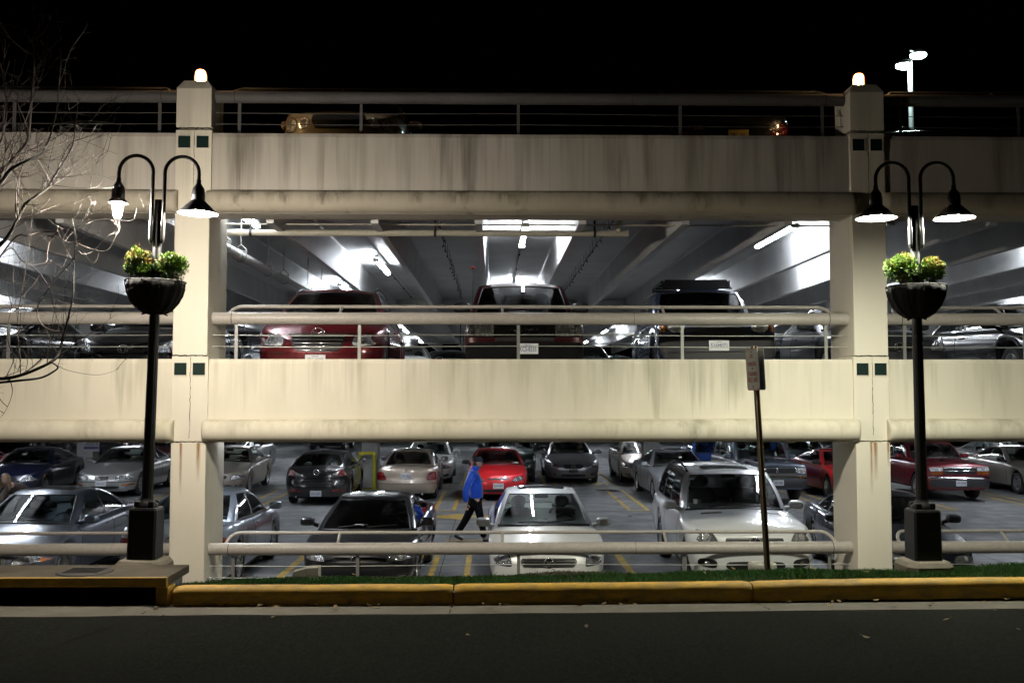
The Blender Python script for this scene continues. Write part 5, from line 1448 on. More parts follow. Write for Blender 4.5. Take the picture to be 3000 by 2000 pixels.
mb = MB(); mb.M = Matrix.Translation(hc + f * .098 + up * .062) @ Matrix(((f.x, -r.x, up.x, 0), (f.y, -r.y, up.y, 0), (f.z, -r.z, up.z, 0), (0, 0, 0, 1)))
mb.box((-.01, -.022, -.018), (.006, .022, .02), 0, .004); mb.build('cap_badge', simple('grey_cap_badge', (.10, .10, .14), .7), cap, base=o0)
HAIRG = rough_surface('grey_hair', (.16, .14, .12), (.09, .08, .07), 60, .7, 120)
mb = MB(); rows = []
for i in range(6):
    ph = R(78 + 42 * i / 5); row = []
    for k in range(15):
        a = R(105 + 150 * k / 14); row.append(hc + f * .101 * math.sin(ph) * math.cos(a) + r * .081 * math.sin(ph) * math.sin(a) + up * .118 * math.cos(ph))
    rows.append(row)
mb.grid(rows); mb.build('hair', HAIRG, man, base=o0)
mb = MB(); rows = []
for i in range(5):
    zc_ = -.60 - .36 * i / 4; ph = math.acos(zc_); row = []
    for k in range(13):
        a = R(-65 + 130 * k / 12); row.append(hc + f * (.098 * math.sin(ph) * math.cos(a) + .012) + r * .069 * math.sin(ph) * math.sin(a) + up * .121 * zc_)
    rows.append(row)
mb.grid(rows); mb.build('beard', HAIRG, man, base=o0)

# ---- the woman bending down at the picture edge
hc = P(16, 1402, 20.6)
WX, WY = hc.x + .05, 20.75
wom = thing('person', 'woman with long fair hair in a brown coat bending down beside the silver blue sedan', 'person', (WX, WY, 0)); o0 = wom.location
def w_(x, y, z): return Vector((WX + x, WY + y, z))
body = MB(); sk = Skel()
t = sk.chain([w_(.30, .20, .86), w_(.22, .14, 1.02), w_(.10, .05, 1.14), w_(.0, -.05, 1.20), w_(-.03, -.10, 1.24)], [(.15, .11), (.13, .10), (.15, .10), (.055, .055), (.05, .05)])
for sy in (-.09, .09): sk.chain([w_(.32 + sy * .3, .20 + sy, .80), w_(.25 + sy * .3, .16 + sy, .46), w_(.30 + sy * .3, .22 + sy, .08), w_(.22 + sy * .3, .14 + sy, .04)], [.085, .06, .045, .035], t[0])
for sx in (-1, 1): sk.chain([w_(.08 + sx * .15, .0 - sx * .06, 1.10), w_(.05 + sx * .20, -.12, .88), w_(.0 + sx * .12, -.24, .72)], [.05, .042, .03], t[2])
sk.mesh(body)
for sx in (-1, 1): hand(body, w_(.0 + sx * .12, -.24, .72), (0, -.5, -.8), (-sx, 0, 0), .5, .9)
f, r, up = head_mesh(body, hc, (-.1, -.85, -.55), (0, -.4, 1), .93)
body.build('body', SKIN, wom, base=o0); eyes(wom, o0, hc, f, r, up, .93)
CO = rough_surface('brown_coat_cloth', (.075, .055, .045), (.05, .038, .03), 18, .85, 60, .3, .01)
mb = MB(); sk = Skel()
t = sk.chain([w_(.32, .22, .62), w_(.30, .20, .86), w_(.22, .14, 1.04), w_(.10, .05, 1.15), w_(.03, -.02, 1.195)], [(.20, .16), (.18, .15), (.165, .13), (.18, .12), (.085, .08)])
for sx in (-1, 1): sk.chain([w_(.08 + sx * .16, .0 - sx * .06, 1.11), w_(.05 + sx * .21, -.12, .89), w_(.0 + sx * .13, -.225, .745)], [.075, .062, .05], t[3])
sk.mesh(mb); mb.build('coat', CO, wom, base=o0)
mb = MB(); sk = Skel(); t = sk.chain([w_(.32, .20, .82), w_(.31, .19, .72)], [(.13, .11), (.13, .11)])
for sy in (-.09, .09): sk.chain([w_(.29 + sy * .3, .18 + sy, .60), w_(.25 + sy * .3, .16 + sy, .46), w_(.30 + sy * .3, .22 + sy, .10)], [.09, .072, .06], t[1])
sk.mesh(mb); mb.build('trousers', BLK, wom, base=o0)
for sy in (-.09, .09):
    mb = MB(); sk = Skel(); sk.chain([w_(.32 + sy * .3, .24 + sy, .045), w_(.25 + sy * .3, .17 + sy, .045), w_(.17 + sy * .3, .09 + sy, .035)], [.042, .042, .03]); sk.mesh(mb); mb.build('shoe', SHO, wom, base=o0)
HB = rough_surface('fair_hair', (.34, .25, .15), (.22, .155, .09), 40, .6, 140, .5, .004)
mb = MB(); rows = []
for i in range(13):
    u = i / 12; row = []
    for k in range(21):
        a = R(62 + 236 * k / 20)
        if u < .6:
            ph = R(4 + 92 * u / .6); p_ = hc + f * (.112 * math.sin(ph) * math.cos(a) - .004) + r * .092 * math.sin(ph) * math.sin(a) + up * .132 * math.cos(ph) * .93
        else:
            q = (u - .6) / .4; p_ = hc + f * (.112 * math.cos(a) * (1 - .15 * q) - .004) + r * .092 * math.sin(a) * (1 + .15 * q) + up * (-.012) + Vector((0, 0, -.20 * q)) + Vector((0, .0, 0))
        p_ = p_ + Vector((noise.noise(p_ * 30), noise.noise(p_ * 30 + Vector((5, 0, 0))), 0)) * .006
        row.append(p_)
    rows.append(row)
mb.grid(rows); mb.build('hair', HB, wom, base=o0)
# ================================================================== street front
def lin(tab, x):
    if x <= tab[0][0]: return tab[0][1]
    for (a, b_), (c, d) in zip(tab, tab[1:]):
        if x <= c: return b_ + (d - b_) * (x - a) / (c - a)
    return tab[-1][1]
def px_of(X, d): return 1446 + X * FPX / d
YT = [(490, 1722), (1300, 1719), (2100, 1711), (2550, 1703), (3000, 1698)]
YB = [(490, 1768), (1300, 1764), (2100, 1757), (3000, 1749)]
CREST = [(-400, 1705), (480, 1700), (560, 1699), (640, 1695), (820, 1692), (870, 1687), (910, 1682), (950, 1686), (1020, 1688), (1300, 1686), (1480, 1684), (1560, 1675), (1650, 1669), (1760, 1671), (1860, 1677), (1960, 1673), (2100, 1668), (2230, 1664), (2500, 1665), (2620, 1667), (2800, 1657), (3000, 1647), (3400, 1640)]
def z_top(X): return P(px_of(X, 9), lin(YT, px_of(X, 9)), 9.0).z
def z_road(X): return P(px_of(X, 9), lin(YB, px_of(X, 9)), 9.0).z
def z_verge(X, d):
    zt = z_top(X) - .012; pc = px_of(X, 10.9); zc = P(pc, lin(CREST, pc), 10.9).z - .035; zg = .33
    if d <= 10.9:
        u = (d - 9.18) / 1.72; z = zt + (zc - zt) * u + .006 * math.sin(math.pi * u)
    else:
        u = min(1, (d - 10.9) / 2.9); z = zc + (zg - zc) * (u ** 1.15)
    return z + .012 * noise.noise(Vector((X * 1.7, d * 1.7, 0)))
ASPH = None
def asphalt():
    m, nt, n, l, b = new_mat('old_asphalt')
    v = pos_scaled(n, l, (1, 1, 1))
    fine = noise_tex(n, l, v, 150, 3, .75); mid = noise_tex(n, l, pos_scaled(n, l, (46, 16, 46)), 1.0, 4, .85); big = noise_tex(n, l, v, .8, 4)
    c = mixc(n, l, ramp(n, l, fine, .36, .72), (.004, .0044, .0038), (.026, .0275, .024))
    c = mixc(n, l, ramp(n, l, big, .35, .7, 0, .5), c, (.008, .0085, .0078))
    c = mixc(n, l, ramp(n, l, mid, .44, .66, 0, .7), c, (.023, .0235, .0205))
    l.new(c, b.inputs['Base Color']); b.inputs['Roughness'].default_value = 1; b.inputs['Specular IOR Level'].default_value = 0
    bump(n, l, b, fine, .6, .008)
    return m
ASPH = asphalt()
GUT = rough_surface('gutter_concrete', (.15, .138, .115), (.10, .092, .075), 3, .95, 50, .25, .006, .1)
XS = [-60, -40, -25, -15] + [-10 + .5 * i for i in range(41)] + [15, 25, 40, 60]
mb = MB(); rows = []
for d in (-70, -30, -10, 0, 4, 6, 7, 7.6, 8.1, 8.55):
    rows.append([(X, d, z_road(max(-8, min(9, X))) - .006 - .0 * d) for X in XS])
mb.grid(rows); tag(mb.build('road', ASPH), kind='structure')
mb = MB(); mb.add([(-300, -300, -.4), (300, -300, -.4), (300, 300, -.4), (-300, 300, -.4)], [(0, 1, 2, 3)])
tag(mb.build('ground', ASPH), kind='structure')
XI = P(490, 1703, 9.0).x          # right end of the storm inlet
mb = MB()
rng = random.Random(5)
def gx(a, b_, n): return [a + (b_ - a) * i / n for i in range(n + 1)]
zr = lambda X: z_road(max(-8, min(9, X)))
mb.grid([[(X, 8.57 - .02 * rng.random() - .05 * min(1, max(0, (XI - .1 - X) / .5)), zr(X) - .004) for X in gx(-12, 12, 70)], [(X, 8.8, zr(X) - .002) for X in gx(-12, 12, 70)], [(X, 9.02, zr(X) - (0 if X < XI else .03)) for X in gx(-12, 12, 70)], [(X, 9.3 if X < XI else 9.03, zr(X) - (0 if X < XI else .03)) for X in gx(-12, 12, 70)]], 0, False)
tag(mb.build('gutter', GUT), kind='structure')
# cracks in road and gutter
mb = MB()
def crack(pts, wd=.013):
    out = []
    for (px, py) in pts:
        c = CAM + (P(px, py, 8) - CAM); v = c - CAM
        X = 0; q = c
        for _ in range(3):
            zz = zr(q.x) - .0025; q = CAM + v * ((zz - CAM.z) / v.z)
        out.append(q)
    fine = []
    for a, b_ in zip(out, out[1:]):
        nn = max(2, int((b_ - a).length / .04))
        for i in range(nn): fine.append(a.lerp(b_, i / nn) + Vector((rng.uniform(-.008, .008), rng.uniform(-.008, .008), 0)))
    fine.append(out[-1])
    for a, b_ in zip(fine, fine[1:]):
        t = (b_ - a).normalized(); s = Vector((-t.y, t.x, 0)) * wd * rng.uniform(.4, 1.2)
        mb.add([a - s, b_ - s, b_ + s, a + s], [(0, 1, 2, 3)])
for pts in ([(2038, 1795), (2065, 1815), (2108, 1842), (2085, 1852), (2047, 1868), (2045, 1885), (2070, 1910)], [(2425, 1797), (2470, 1822), (2515, 1850), (2535, 1868), (2572, 1881)], [(1780, 1915), (1835, 1925), (1870, 1955), (1930, 1985), (1980, 1998)], [(480, 1800), (440, 1822), (445, 1840), (395, 1857)], [(350, 1826), (290, 1845), (215, 1870), (150, 1905), (120, 1922)], [(1310, 1868), (1330, 1880)]): crack(pts)
for pts in ([(1328, 1768), (1316, 1796)], [(2208, 1760), (2255, 1784)], [(480, 1770), (415, 1797)]): crack(pts, .009)
tag(mb.build('road_crack_line', M_['road_crack']), kind='structure')

# yellow kerb, in lengths
def kerb_mat():
    m, nt, n, l, b = new_mat('worn_yellow_kerb_paint')
    v = pos_scaled(n, l, (1, 1, 1)); g = n.new('ShaderNodeNewGeometry'); s = n.new('ShaderNodeSeparateXYZ'); l.new(g.outputs['Position'], s.inputs[0])
    f = noise_tex(n, l, v, 9, 6, .65); f2 = noise_tex(n, l, v, 70, 3)
    c = mixc(n, l, ramp(n, l, f, .35, .7), (.50, .29, .018), (.38, .215, .014))
    worn = mul(n, l, ramp(n, l, noise_tex(n, l, pos_scaled(n, l, (5, 5, 16)), 1.0, 6, .7), .46, .60), ramp(n, l, s.outputs['Z'], 1.12, 1.30, 1, .45))
    c = mixc(n, l, worn, c, (.13, .10, .05))
    c = mixc(n, l, ramp(n, l, f2, .45, .8, 0, .35), c, (.22, .15, .04))
    l.new(c, b.inputs['Base Color']); b.inputs['Roughness'].default_value = .7
    bump(n, l, b, f2, .3, .004)
    return m
KERB = kerb_mat()
cuts = [P(503, 1722, 9).x, P(1328, 1722, 9).x, P(2207, 1710, 9).x, P(2207, 1710, 9).x + 2.7, 13]
for a, b_ in zip(cuts, cuts[1:]):
    mb = MB(); rows = []
    a += .006; b_ -= .006
    prof = [(9.0, -.16), (9.0, -.10), (9.0, -.062), (9.001, -.05), (9.006, -.034), (9.016, -.018), (9.032, -.006), (9.05, -.001), (9.058, 0), (9.10, .001), (9.16, 0), (9.175, -.01), (9.18, -.16)]
    for i in range(41):
        X = a + (b_ - a) * i / 40; zt = z_top(X) + .004 * noise.noise(Vector((X * 2.2, 0, 5)))
        e = .012 if i in (0, 40) else 0
        rows.append([(X, d + (e if k < 8 else 0) + .004 * noise.noise(Vector((X * 3, k, 1))), zt + z - e) for k, (d, z) in enumerate(prof)])
    mb.grid(rows); mb.add(rows[0], [tuple(range(len(prof)))]); mb.add(rows[-1], [tuple(range(len(prof) - 1, -1, -1))])
    tag(mb.build('kerb', KERB, recalc=True), kind='structure')

# storm inlet with slab, throat and cast lid
zs = P(300, 1691, 9.0).z
inlet = thing('storm_inlet', 'concrete storm drain inlet with yellow lip and dark open throat', 'storm drain', (XI - 2, 9.3, zs - .3))
ib = inlet.location
mb = MB(); mb.box((XI - 7, 9.03, zs - .075), (XI - .005, 9.66, zs), 0, .006); mb.build('slab', rough_surface('brown_grey_slab_concrete', (.105, .09, .068), (.065, .055, .042), 4, .95, 45, .25, .006, .1), inlet, base=ib)
mb = MB(); mb.box((XI - 7, 8.985, zs - .085), (XI + .0, 9.028, zs + .002), 0, .012); mb.box((XI - .10, 8.99, zr(XI) - .02), (XI + .012, 9.2, zs - .088), 0, .012); mb.build('lip', KERB, inlet, base=ib)
mb = MB(); mb.box((XI - 7, 9.55, zr(-4) - .4), (XI - .1, 9.6, zs - .08)); mb.box((XI - 7, 9.02, zr(-4) - .45), (XI - .1, 9.6, zr(-4) - .4)); mb.box((XI - .098, 9.2, zr(-4) - .4), (XI - .05, 9.6, zs - .08)); mb.build('throat', M_['deck'], inlet, base=ib)
c = P(248, 1676, 9.28)
lid = thing('manhole_lid', 'round rusty cast iron lid set in the inlet slab', 'manhole cover', (c.x, 9.29, zs))
mb = MB(); mb.lathe([(.001, .012), (.20, .012), (.215, .009), (.235, .010), (.25, .002), (.25, -.03)], (c.x, 9.29, zs), 40)
for k in range(5): mb.box((c.x - .16, 9.29 - .12 + k * .055, zs + .0125), (c.x + .16, 9.29 - .10 + k * .055, zs + .018))
mb.build('cover', rough_surface('rusty_cast_iron', (.022, .017, .013), (.012, .010, .008), 12, .7, 80), lid, base=lid.location)

# verge soil, mulch and grass
SOIL = rough_surface('brown_soil', (.05, .037, .026), (.028, .021, .016), 6, .95, 60, .6, .02, .1)
VX0 = XI + .012
mb = MB(); rows = []
dd = [9.18 + .13 * i for i in range(14)] + [11.1, 11.4, 11.8, 12.3, 12.9, 13.5, 13.96]
for X in gx(VX0, 13, 120): rows.append([(X, d, z_verge(X, d)) for d in dd])
mb.grid(rows)
dd2 = [9.66, 9.8, 10, 10.3, 10.6, 10.9, 11.2, 11.6, 12, 12.6, 13.3, 13.96]
rows = []
for X in gx(-14, VX0, 60): rows.append([(X, d, min(z_verge(X, d), zs - .01 - (d - 9.66) * .17)) for d in dd2])
mb.grid(rows)
tag(mb.build('verge_ground', SOIL), kind='structure')
mb = MB(); mb.box((-14, 13.92, -.1), (14, 14.38, .3)); tag(mb.build('garage_kerb', M_['deck']), kind='structure')
def mulchy(X, d):
    px = px_of(X, 10.9)
    a = ((px - 905) / 75) ** 2 + ((d - 10.75) / .42) ** 2; b_ = ((px - 1690) / 190) ** 2 + ((d - 10.75) / .5) ** 2; c_ = ((px - 1310) / 240) ** 2 + ((d - 10.95) / .38) ** 2
    return min(a, b_, c_) < 1
GR = []
for nm, c in (('grass_blade_green', (.022, .11, .008)), ('grass_blade_light', (.045, .165, .014)), ('grass_blade_straw', (.16, .13, .05))):
    GR.append(simple(nm, c, .6))
mb = MB(); rng = random.Random(11)
for i in range(60000):
    X = rng.uniform(VX0 - .02, 8.4); d = 9.17 + 2.5 * rng.random() ** 1.2
    if mulchy(X, d) and rng.random() < .9: continue
    if X < VX0 + .25 and rng.random() < .6: continue
    z = z_verge(X, max(d, 9.19)); h = rng.uniform(.018, .05) * (1 + .5 * noise.noise(Vector((X * 2, d * 2, 3)))); a = rng.uniform(0, 6.28); ww = rng.uniform(.0016, .0034)
    lx, ly = rng.gauss(0, .45) * h, rng.gauss(0, .45) * h
    ca, sa = math.cos(a) * ww, math.sin(a) * ww
    k = rng.random(); mi = 2 if k > .985 else (1 if k > .62 + .3 * noise.noise(Vector((X, d, 8))) else 0)
    mb.add([(X - ca, d - sa, z - .004), (X + ca, d + sa, z - .004), (X + lx * .5 + ca * .7, d + ly * .5 + sa * .7, z + h * .65), (X + lx, d + ly, z + h)], [(0, 1, 2), (0, 2, 3)], mi)
tag(mb.build('grass', GR), 'short green grass growing on the verge behind the yellow kerb', 'grass', None, 'stuff')
mb = MB()
MUL = [simple('dark_bark_chip', (.045, .03, .02), .9), simple('brown_bark_chip', (.10, .07, .045), .9)]
for i in range(12000):
    X = rng.uniform(-2.8, 2.4); d = rng.uniform(10.25, 11.5)
    if not mulchy(X, d): continue
    z = z_verge(X, d) + rng.uniform(0, .018); a = rng.uniform(0, 6.28); L_ = rng.uniform(.008, .03); W_ = rng.uniform(.004, .01); t = rng.uniform(-.5, .5)
    ux, uy = math.cos(a), math.sin(a)
    mb.add([(X - ux * L_ - uy * W_, d - uy * L_ + ux * W_, z - t * L_), (X + ux * L_ - uy * W_, d + uy * L_ + ux * W_, z + t * L_), (X + ux * L_ + uy * W_, d + uy * L_ - ux * W_, z + t * L_ + .006), (X - ux * L_ + uy * W_, d - uy * L_ - ux * W_, z - t * L_ + .006)], [(0, 1, 2, 3)], int(rng.random() > .6))
tag(mb.build('bark_mulch', MUL), 'heaped brown bark mulch between the grass and the garage', 'mulch', None, 'stuff')
# half buried block and round collar
a, b_ = P(856, 1672, 11.3), P(936, 1660, 11.3)
mb = MB(); mb.prism([(a.x, a.z - .25), (b_.x, a.z - .25), (b_.x, b_.z + .004), (a.x + .18, b_.z), (a.x + .02, a.z + .0)], 'y', 11.22, 11.40)
tag(mb.build('concrete_block', rough_surface('pale_cast_concrete', (.50, .47, .38), (.38, .35, .28), 6, .85, 50), None, base=(a.x, 11.3, a.z - .25)), 'pale sloping concrete block half buried in mulch before the charcoal sedan', 'concrete block')
c = P(2233, 1651, 11.3)
mb = MB(); mb.lathe([(.155, -.3), (.158, .0), (.15, .012), (.12, .012), (.115, -.02), (.001, -.025)], (c.x, 11.3, c.z), 28)
tag(mb.build('concrete_collar', rough_surface('pale_pipe_concrete', (.52, .50, .44), (.40, .38, .32), 6, .85, 50), None, base=(c.x, 11.3, c.z - .3)), 'round pale concrete collar in the grass behind the signpost', 'utility collar')

# fallen leaves
LM = [simple('dry_tan_leaf', (.17, .115, .05), .8), simple('dry_brown_leaf', (.09, .055, .028), .8), simple('dry_yellow_leaf', (.20, .15, .05), .8)]
protos = []
for k in range(3):
    mb = MB(); s = .030
    for j in range(4):
        y0, y1 = -1 + j * .5, -.5 + j * .5
        w0, w1 = (1 - y0 ** 2) * .55, (1 - y1 ** 2) * .55
        zz0, zz1 = .25 * y0 * y0 * (k + 1) / 2, .25 * y1 * y1 * (k + 1) / 2
        mb.add([(-w0 * s, y0 * s, (zz0 + .35 * w0) * s), (0, y0 * s, zz0 * s), (0, y1 * s, zz1 * s), (-w1 * s, y1 * s, (zz1 + .35 * w1) * s)], [(0, 1, 2, 3)])
        mb.add([(0, y0 * s, zz0 * s), (w0 * s, y0 * s, (zz0 + .3 * w0) * s), (w1 * s, y1 * s, (zz1 + .3 * w1) * s), (0, y1 * s, zz1 * s)], [(0, 1, 2, 3)])
    mb.tube([(0, -s, .25 * s), (.2 * s, -1.5 * s, .5 * s)], .0012, 4)
    protos.append(mb.build('fallen_leaf', LM[k]))
rng = random.Random(21)
spots = []
for i in range(46):
    X = rng.uniform(-2.9, 5.2); d = 8.99 - abs(rng.gauss(0, .06)); spots.append((X, d, zr(X) - .02 + .012, 'g'))
for i in range(9): X = rng.uniform(-3.5, 4.8); d = rng.uniform(8.6, 8.85); spots.append((X, d, zr(X) + .004, 'g'))
for i in range(8): X = rng.uniform(-4.2, 5.2); d = rng.uniform(6.7, 8.5); spots.append((X, d, zr(X) + .004, 'r'))
for i in range(13): X = rng.uniform(-2.6, 5.4); d = rng.uniform(9.5, 10.85); spots.append((X, d, z_verge(X, d) + .045, 'v'))
LL = {'g': ('small dry curled leaf lying in the gutter at the foot of the yellow kerb', 'fallen leaves in the gutter'), 'r': ('small dry leaf lying out on the dark asphalt', 'fallen leaves on the road'), 'v': ('small dry leaf caught in the green grass of the verge', 'fallen leaves on the grass')}
for i, (X, d, z, t) in enumerate(spots):
    k = i % 3
    o = protos[k] if i < 3 else protos[k].copy()
    if i >= 3: COL.objects.link(o)
    o.location = (X, d, z + .004); o.rotation_euler = (rng.uniform(-.35, .35), rng.uniform(-.35, .35), rng.uniform(0, 6.28)); sc_ = rng.uniform(.6, 1.25); o.scale = (sc_, sc_, sc_)
    tag(o, LL[t][0], 'leaf', LL[t][1])

# ---------------------------------------------------------------- street lamps
S = 10.4 / FPX
FOLM = [simple('shrub_leaf_green', (.040, .10, .010), .55, 0, 0, .3), simple('shrub_leaf_yellow_green', (.11, .165, .012), .55, 0, 0, .3), simple('shrub_leaf_copper', (.24, .13, .025), .55, 0, 0, .3)]
def shrub(c, rx, rz_, seed, label, copper):
    rng = random.Random(seed)
    t = thing('planter_shrub', label, 'shrub', (c[0], c[1], c[2] - rz_))
    st = MB()
    for k in range(12):
        a = rng.uniform(0, 6.28); e = rng.uniform(.3, .85)
        p0 = Vector((c[0] + rng.uniform(-.02, .02), c[1] + rng.uniform(-.02, .02), c[2] - rz_ - .03)); p1 = Vector((c[0] + rx * e * math.cos(a), c[1] + rx * .8 * e * math.sin(a), c[2] + rz_ * rng.uniform(.1, .8)))
        st.tube([p0, p0.lerp(p1, .5) + Vector((0, 0, .03)), p1], [.005, .004, .002], 5)
    st.build('stem', simple('brown_twig_%d' % seed, (.08, .05, .03), .8), t, base=t.location)
    mb = MB()
    sprigs = []
    for k in range(130):
        v = Vector((rng.gauss(0, 1), rng.gauss(0, 1), rng.gauss(.25, 1))).normalized()
        sprigs.append((v, rng.uniform(.74, 1.0) * (1 + .28 * noise.noise(v * 2.2 + Vector((seed, 0, 0)))) * (1.12 if rng.random() < .2 else 1)))
    for i in range(7500):
        sv, sr = sprigs[i % 130]
        r = sr * (1 - .6 * rng.random() ** 1.5)
        v = (sv + Vector((rng.gauss(0, .13), rng.gauss(0, .13), rng.gauss(0, .13)))).normalized()
        p = Vector((c[0] + v.x * rx * r, c[1] + v.y * rx * .85 * r, c[2] + v.z * rz_ * r))
        if v.z < -.55 and rng.random() < .6: continue
        d = (v + Vector((rng.gauss(0, .5), rng.gauss(0, .5), rng.gauss(.35, .5)))).normalized()
        s = d.cross(Vector((rng.gauss(0, 1), rng.gauss(0, 1), rng.gauss(0, 1)))).normalized()
        L_ = rng.uniform(.013, .027); W_ = L_ * .3
        k = rng.random(); cp = copper + .5 * noise.noise(v * 2 + Vector((9, seed, 0)))
        mi = 2 if (v.z > .0 and k < cp) else (1 if k < .45 + .3 * v.z else 0)
        mb.add([p - d * L_ * .5, p + s * W_, p + d * L_ * .6, p - s * W_], [(0, 1, 2), (0, 2, 3)], mi)
    mb.build('foliage', FOLM, t, base=t.location)
def street_lamp(pxb, pyb, lean, label, shades, seed, shr):
    b0 = P(pxb, pyb, 10.4); X, Y, Z = b0.x, 10.4, b0.z
    t = thing('street_lamp', label, 'street lamp', (X, Y, Z)); t.rotation_euler = (0, lean, 0)
    BM = M_['blackrough']
    mb = MB()
    n = 8
    def octo(r, z, c=.35): return [(r * sx, r * sy, z) for sx, sy in ((-1, -1 + c), (-1 + c, -1), (1 - c, -1), (1, -1 + c), (1, 1 - c), (1 - c, 1), (-1 + c, 1), (-1, 1 - c))]
    rows = [octo(.245, -.4), octo(.245, -.01), octo(.215, .035), octo(.17, .045)]
    mb.grid([r + [r[0]] for r in rows], 0, False); mb.add(rows[-1], [tuple(range(8))])
    mb.build('footing', rough_surface('footing_concrete_%d' % seed, (.30, .265, .205), (.22, .19, .145), 6, .85, 50), t)
    mb = MB(); rows = [octo(.145, .046, .14), octo(.144, .10, .14), octo(.140, .54, .14), octo(.131, .562, .14), octo(.12, .565, .14)]
    mb.grid([r + [r[0]] for r in rows], 0, False); mb.add(rows[-1], [tuple(range(8))])
    for a in range(4):
        ca, sa = math.cos(a * math.pi / 2 + .78), math.sin(a * math.pi / 2 + .78)
        mb.box((ca * .10 - .03, sa * .10 - .03, .566), (ca * .10 + .03, sa * .10 + .03, .63), 0, .012)
    mb.lathe([(.11, .565), (.11, .60), (.075, .625), (.065, .66)], (0, 0, 0), 20)
    mb.build('pedestal', BM, t)
    mb = MB(); flute = lambda a, h: 1 - .07 * (1 - abs(math.cos(a * 6)))
    mb.lathe([(.058, .6), (.056, 1.4), (.052, 2.5), (.050, 2.56)], (0, 0, 0), 48, 0, True, 'z', flute); mb.lathe([(.045, 2.5), (.045, 3.74), (.04, 3.75), (.001, 3.75)], (0, 0, 0), 16)
    mb.lathe([(.05, 3.02), (.052, 3.03), (.052, 3.06), (.045, 3.07)], (0, 0, 0), 16)
    mb.build('pole', BM, t)
    for si, s in enumerate((-1, 1)):
        mb = MB(); xi, r = .06, .178
        path = [(s * xi, -.03, 3.31), (s * xi, -.03, 3.33)] + [(s * (xi + .003 * (z - 3.3)), -.03, z) for z in (3.6, 3.85, 4.0)]
        for k in range(15):
            a = math.pi * k / 14; path.append((s * (xi + r - r * math.cos(a)), -.03, 4.03 + r * math.sin(a)))
        path += [(s * (xi + 2 * r), -.03, 3.96)]
        mb.tube(path, .019, 12); mb.tube([(s * xi, -.03, 3.33), (s * xi, -.03, 3.52)], .026, 12); mb.tube([(s * xi, -.03, 3.29), (s * xi, -.03, 3.33)], [.012, .026], 12)
        for z in (3.40, 3.48): mb.tube([(s * xi, -.03, z), (0, 0, z)], .012, 6)
        arm = mb.build('arm', BM, t)
        xl = s * (xi + 2 * r)
        mb = MB(); mb.lathe([(.019, 3.97), (.024, 3.965), (.024, 3.93), (.035, 3.91), (.058, 3.875), (.066, 3.83), (.066, 3.745), (.06, 3.74)], (xl, -.03, 0), 20); head = mb.build('lamp_housing', BM, arm)
        if shades[si]:
            mb = MB(); mb.lathe([(.067, 3.75), (.075, 3.742), (.13, 3.69), (.195, 3.625), (.205, 3.612)], (xl, -.03, 0), 32); mb.lathe([(.2035, 3.612), (.193, 3.623), (.128, 3.686), (.073, 3.738), (.062, 3.74)], (xl, -.03, 0), 32, 1)
            mb.build('lamp_shade', [BM, simple('white_reflector_enamel_%d_%d' % (seed, si), (.65, .65, .62), .4)], arm)
            mb = MB(); mb.lathe([(.001, 3.585), (.03, 3.589), (.056, 3.606), (.064, 3.635), (.06, 3.66), (.04, 3.70), (.03, 3.735)], (xl, -.03, 0), 20)
        else:
            mb = MB(); mb.lathe([(.06, 3.745), (.078, 3.742), (.094, 3.712), (.096, 3.700), (.086, 3.704), (.055, 3.702)], (xl, -.03, 0), 20); mb.build('collar', M_['galv'], arm)
            mb = MB(); mb.lathe([(.001, 3.545), (.026, 3.55), (.038, 3.575), (.047, 3.64), (.054, 3.70)], (xl, -.03, 0), 20)
        mb.build('bulb', M_['lampglow_cool'] if seed == 2 else M_['lampglow'] if shades[si] else M_['lampglow_bare'], arm)
    mb = MB(); rib = lambda a, h: 1 + .085 * abs(math.sin(a * 8 + .3 * math.sin(3 * a))) * (1 if h < 2.86 else .2)
    mb.lathe([(.05, 2.56), (.09, 2.565), (.152, 2.60), (.21, 2.66), (.255, 2.74), (.276, 2.82), (.28, 2.885), (.272, 2.895), (.265, 2.885), (.25, 2.86), (.05, 2.87)], (0, 0, 0), 66, 0, True, 'z', rib)
    for k in range(11):
        a = 2 * math.pi * k / 11; ca, sa = math.cos(a), math.sin(a)
        mb.tube([(r * ca, r * sa, z) for r, z in ((.06, 2.553), (.12, 2.565), (.185, 2.61), (.243, 2.68), (.284, 2.77), (.302, 2.86), (.302, 2.895))], .006, 5)
    mb.tube([(.302 * math.cos(2 * math.pi * k / 32), .302 * math.sin(2 * math.pi * k / 32), 2.893) for k in range(33)], .007, 6, cap=False)
    for k in range(4):
        a = k * math.pi / 2 + .4; mb.tube([(.09 * math.cos(a), .09 * math.sin(a), 2.556), (.13 * math.cos(a), .13 * math.sin(a), 2.545)], .008, 5)
    mb.build('planter_bowl', rough_surface('black_planter_lining_%d' % seed, (.005, .0045, .004), (.008, .007, .006), 14, .8, 50, .5, .01), t)
    Rm = Matrix.Translation((X, Y, Z)) @ Matrix.Rotation(lean, 4, 'Y')
    for k, (dx, dy, dz, rx, rz_, lab, cp) in enumerate(shr):
        shrub(Rm @ Vector((dx, dy, dz)), rx, rz_, seed * 10 + k, lab, cp)
    return t
street_lamp(424, 1646, R(1.2), 'black twin arm street lamp whose left head has lost its shade, with hanging planter', (False, True), 1,
    [(-.17, -.03, 3.07, .155, .175, 'coppery tipped green shrub in the planter of the lamp missing a shade', .35), (.175, -.04, 3.05, .165, .16, 'bright green shrub under the shaded head in the planter of the lamp missing a shade', .08), (-.03, .12, 2.98, .14, .12, 'low dark shrub behind the pole in the planter of the lamp missing a shade', .1)])
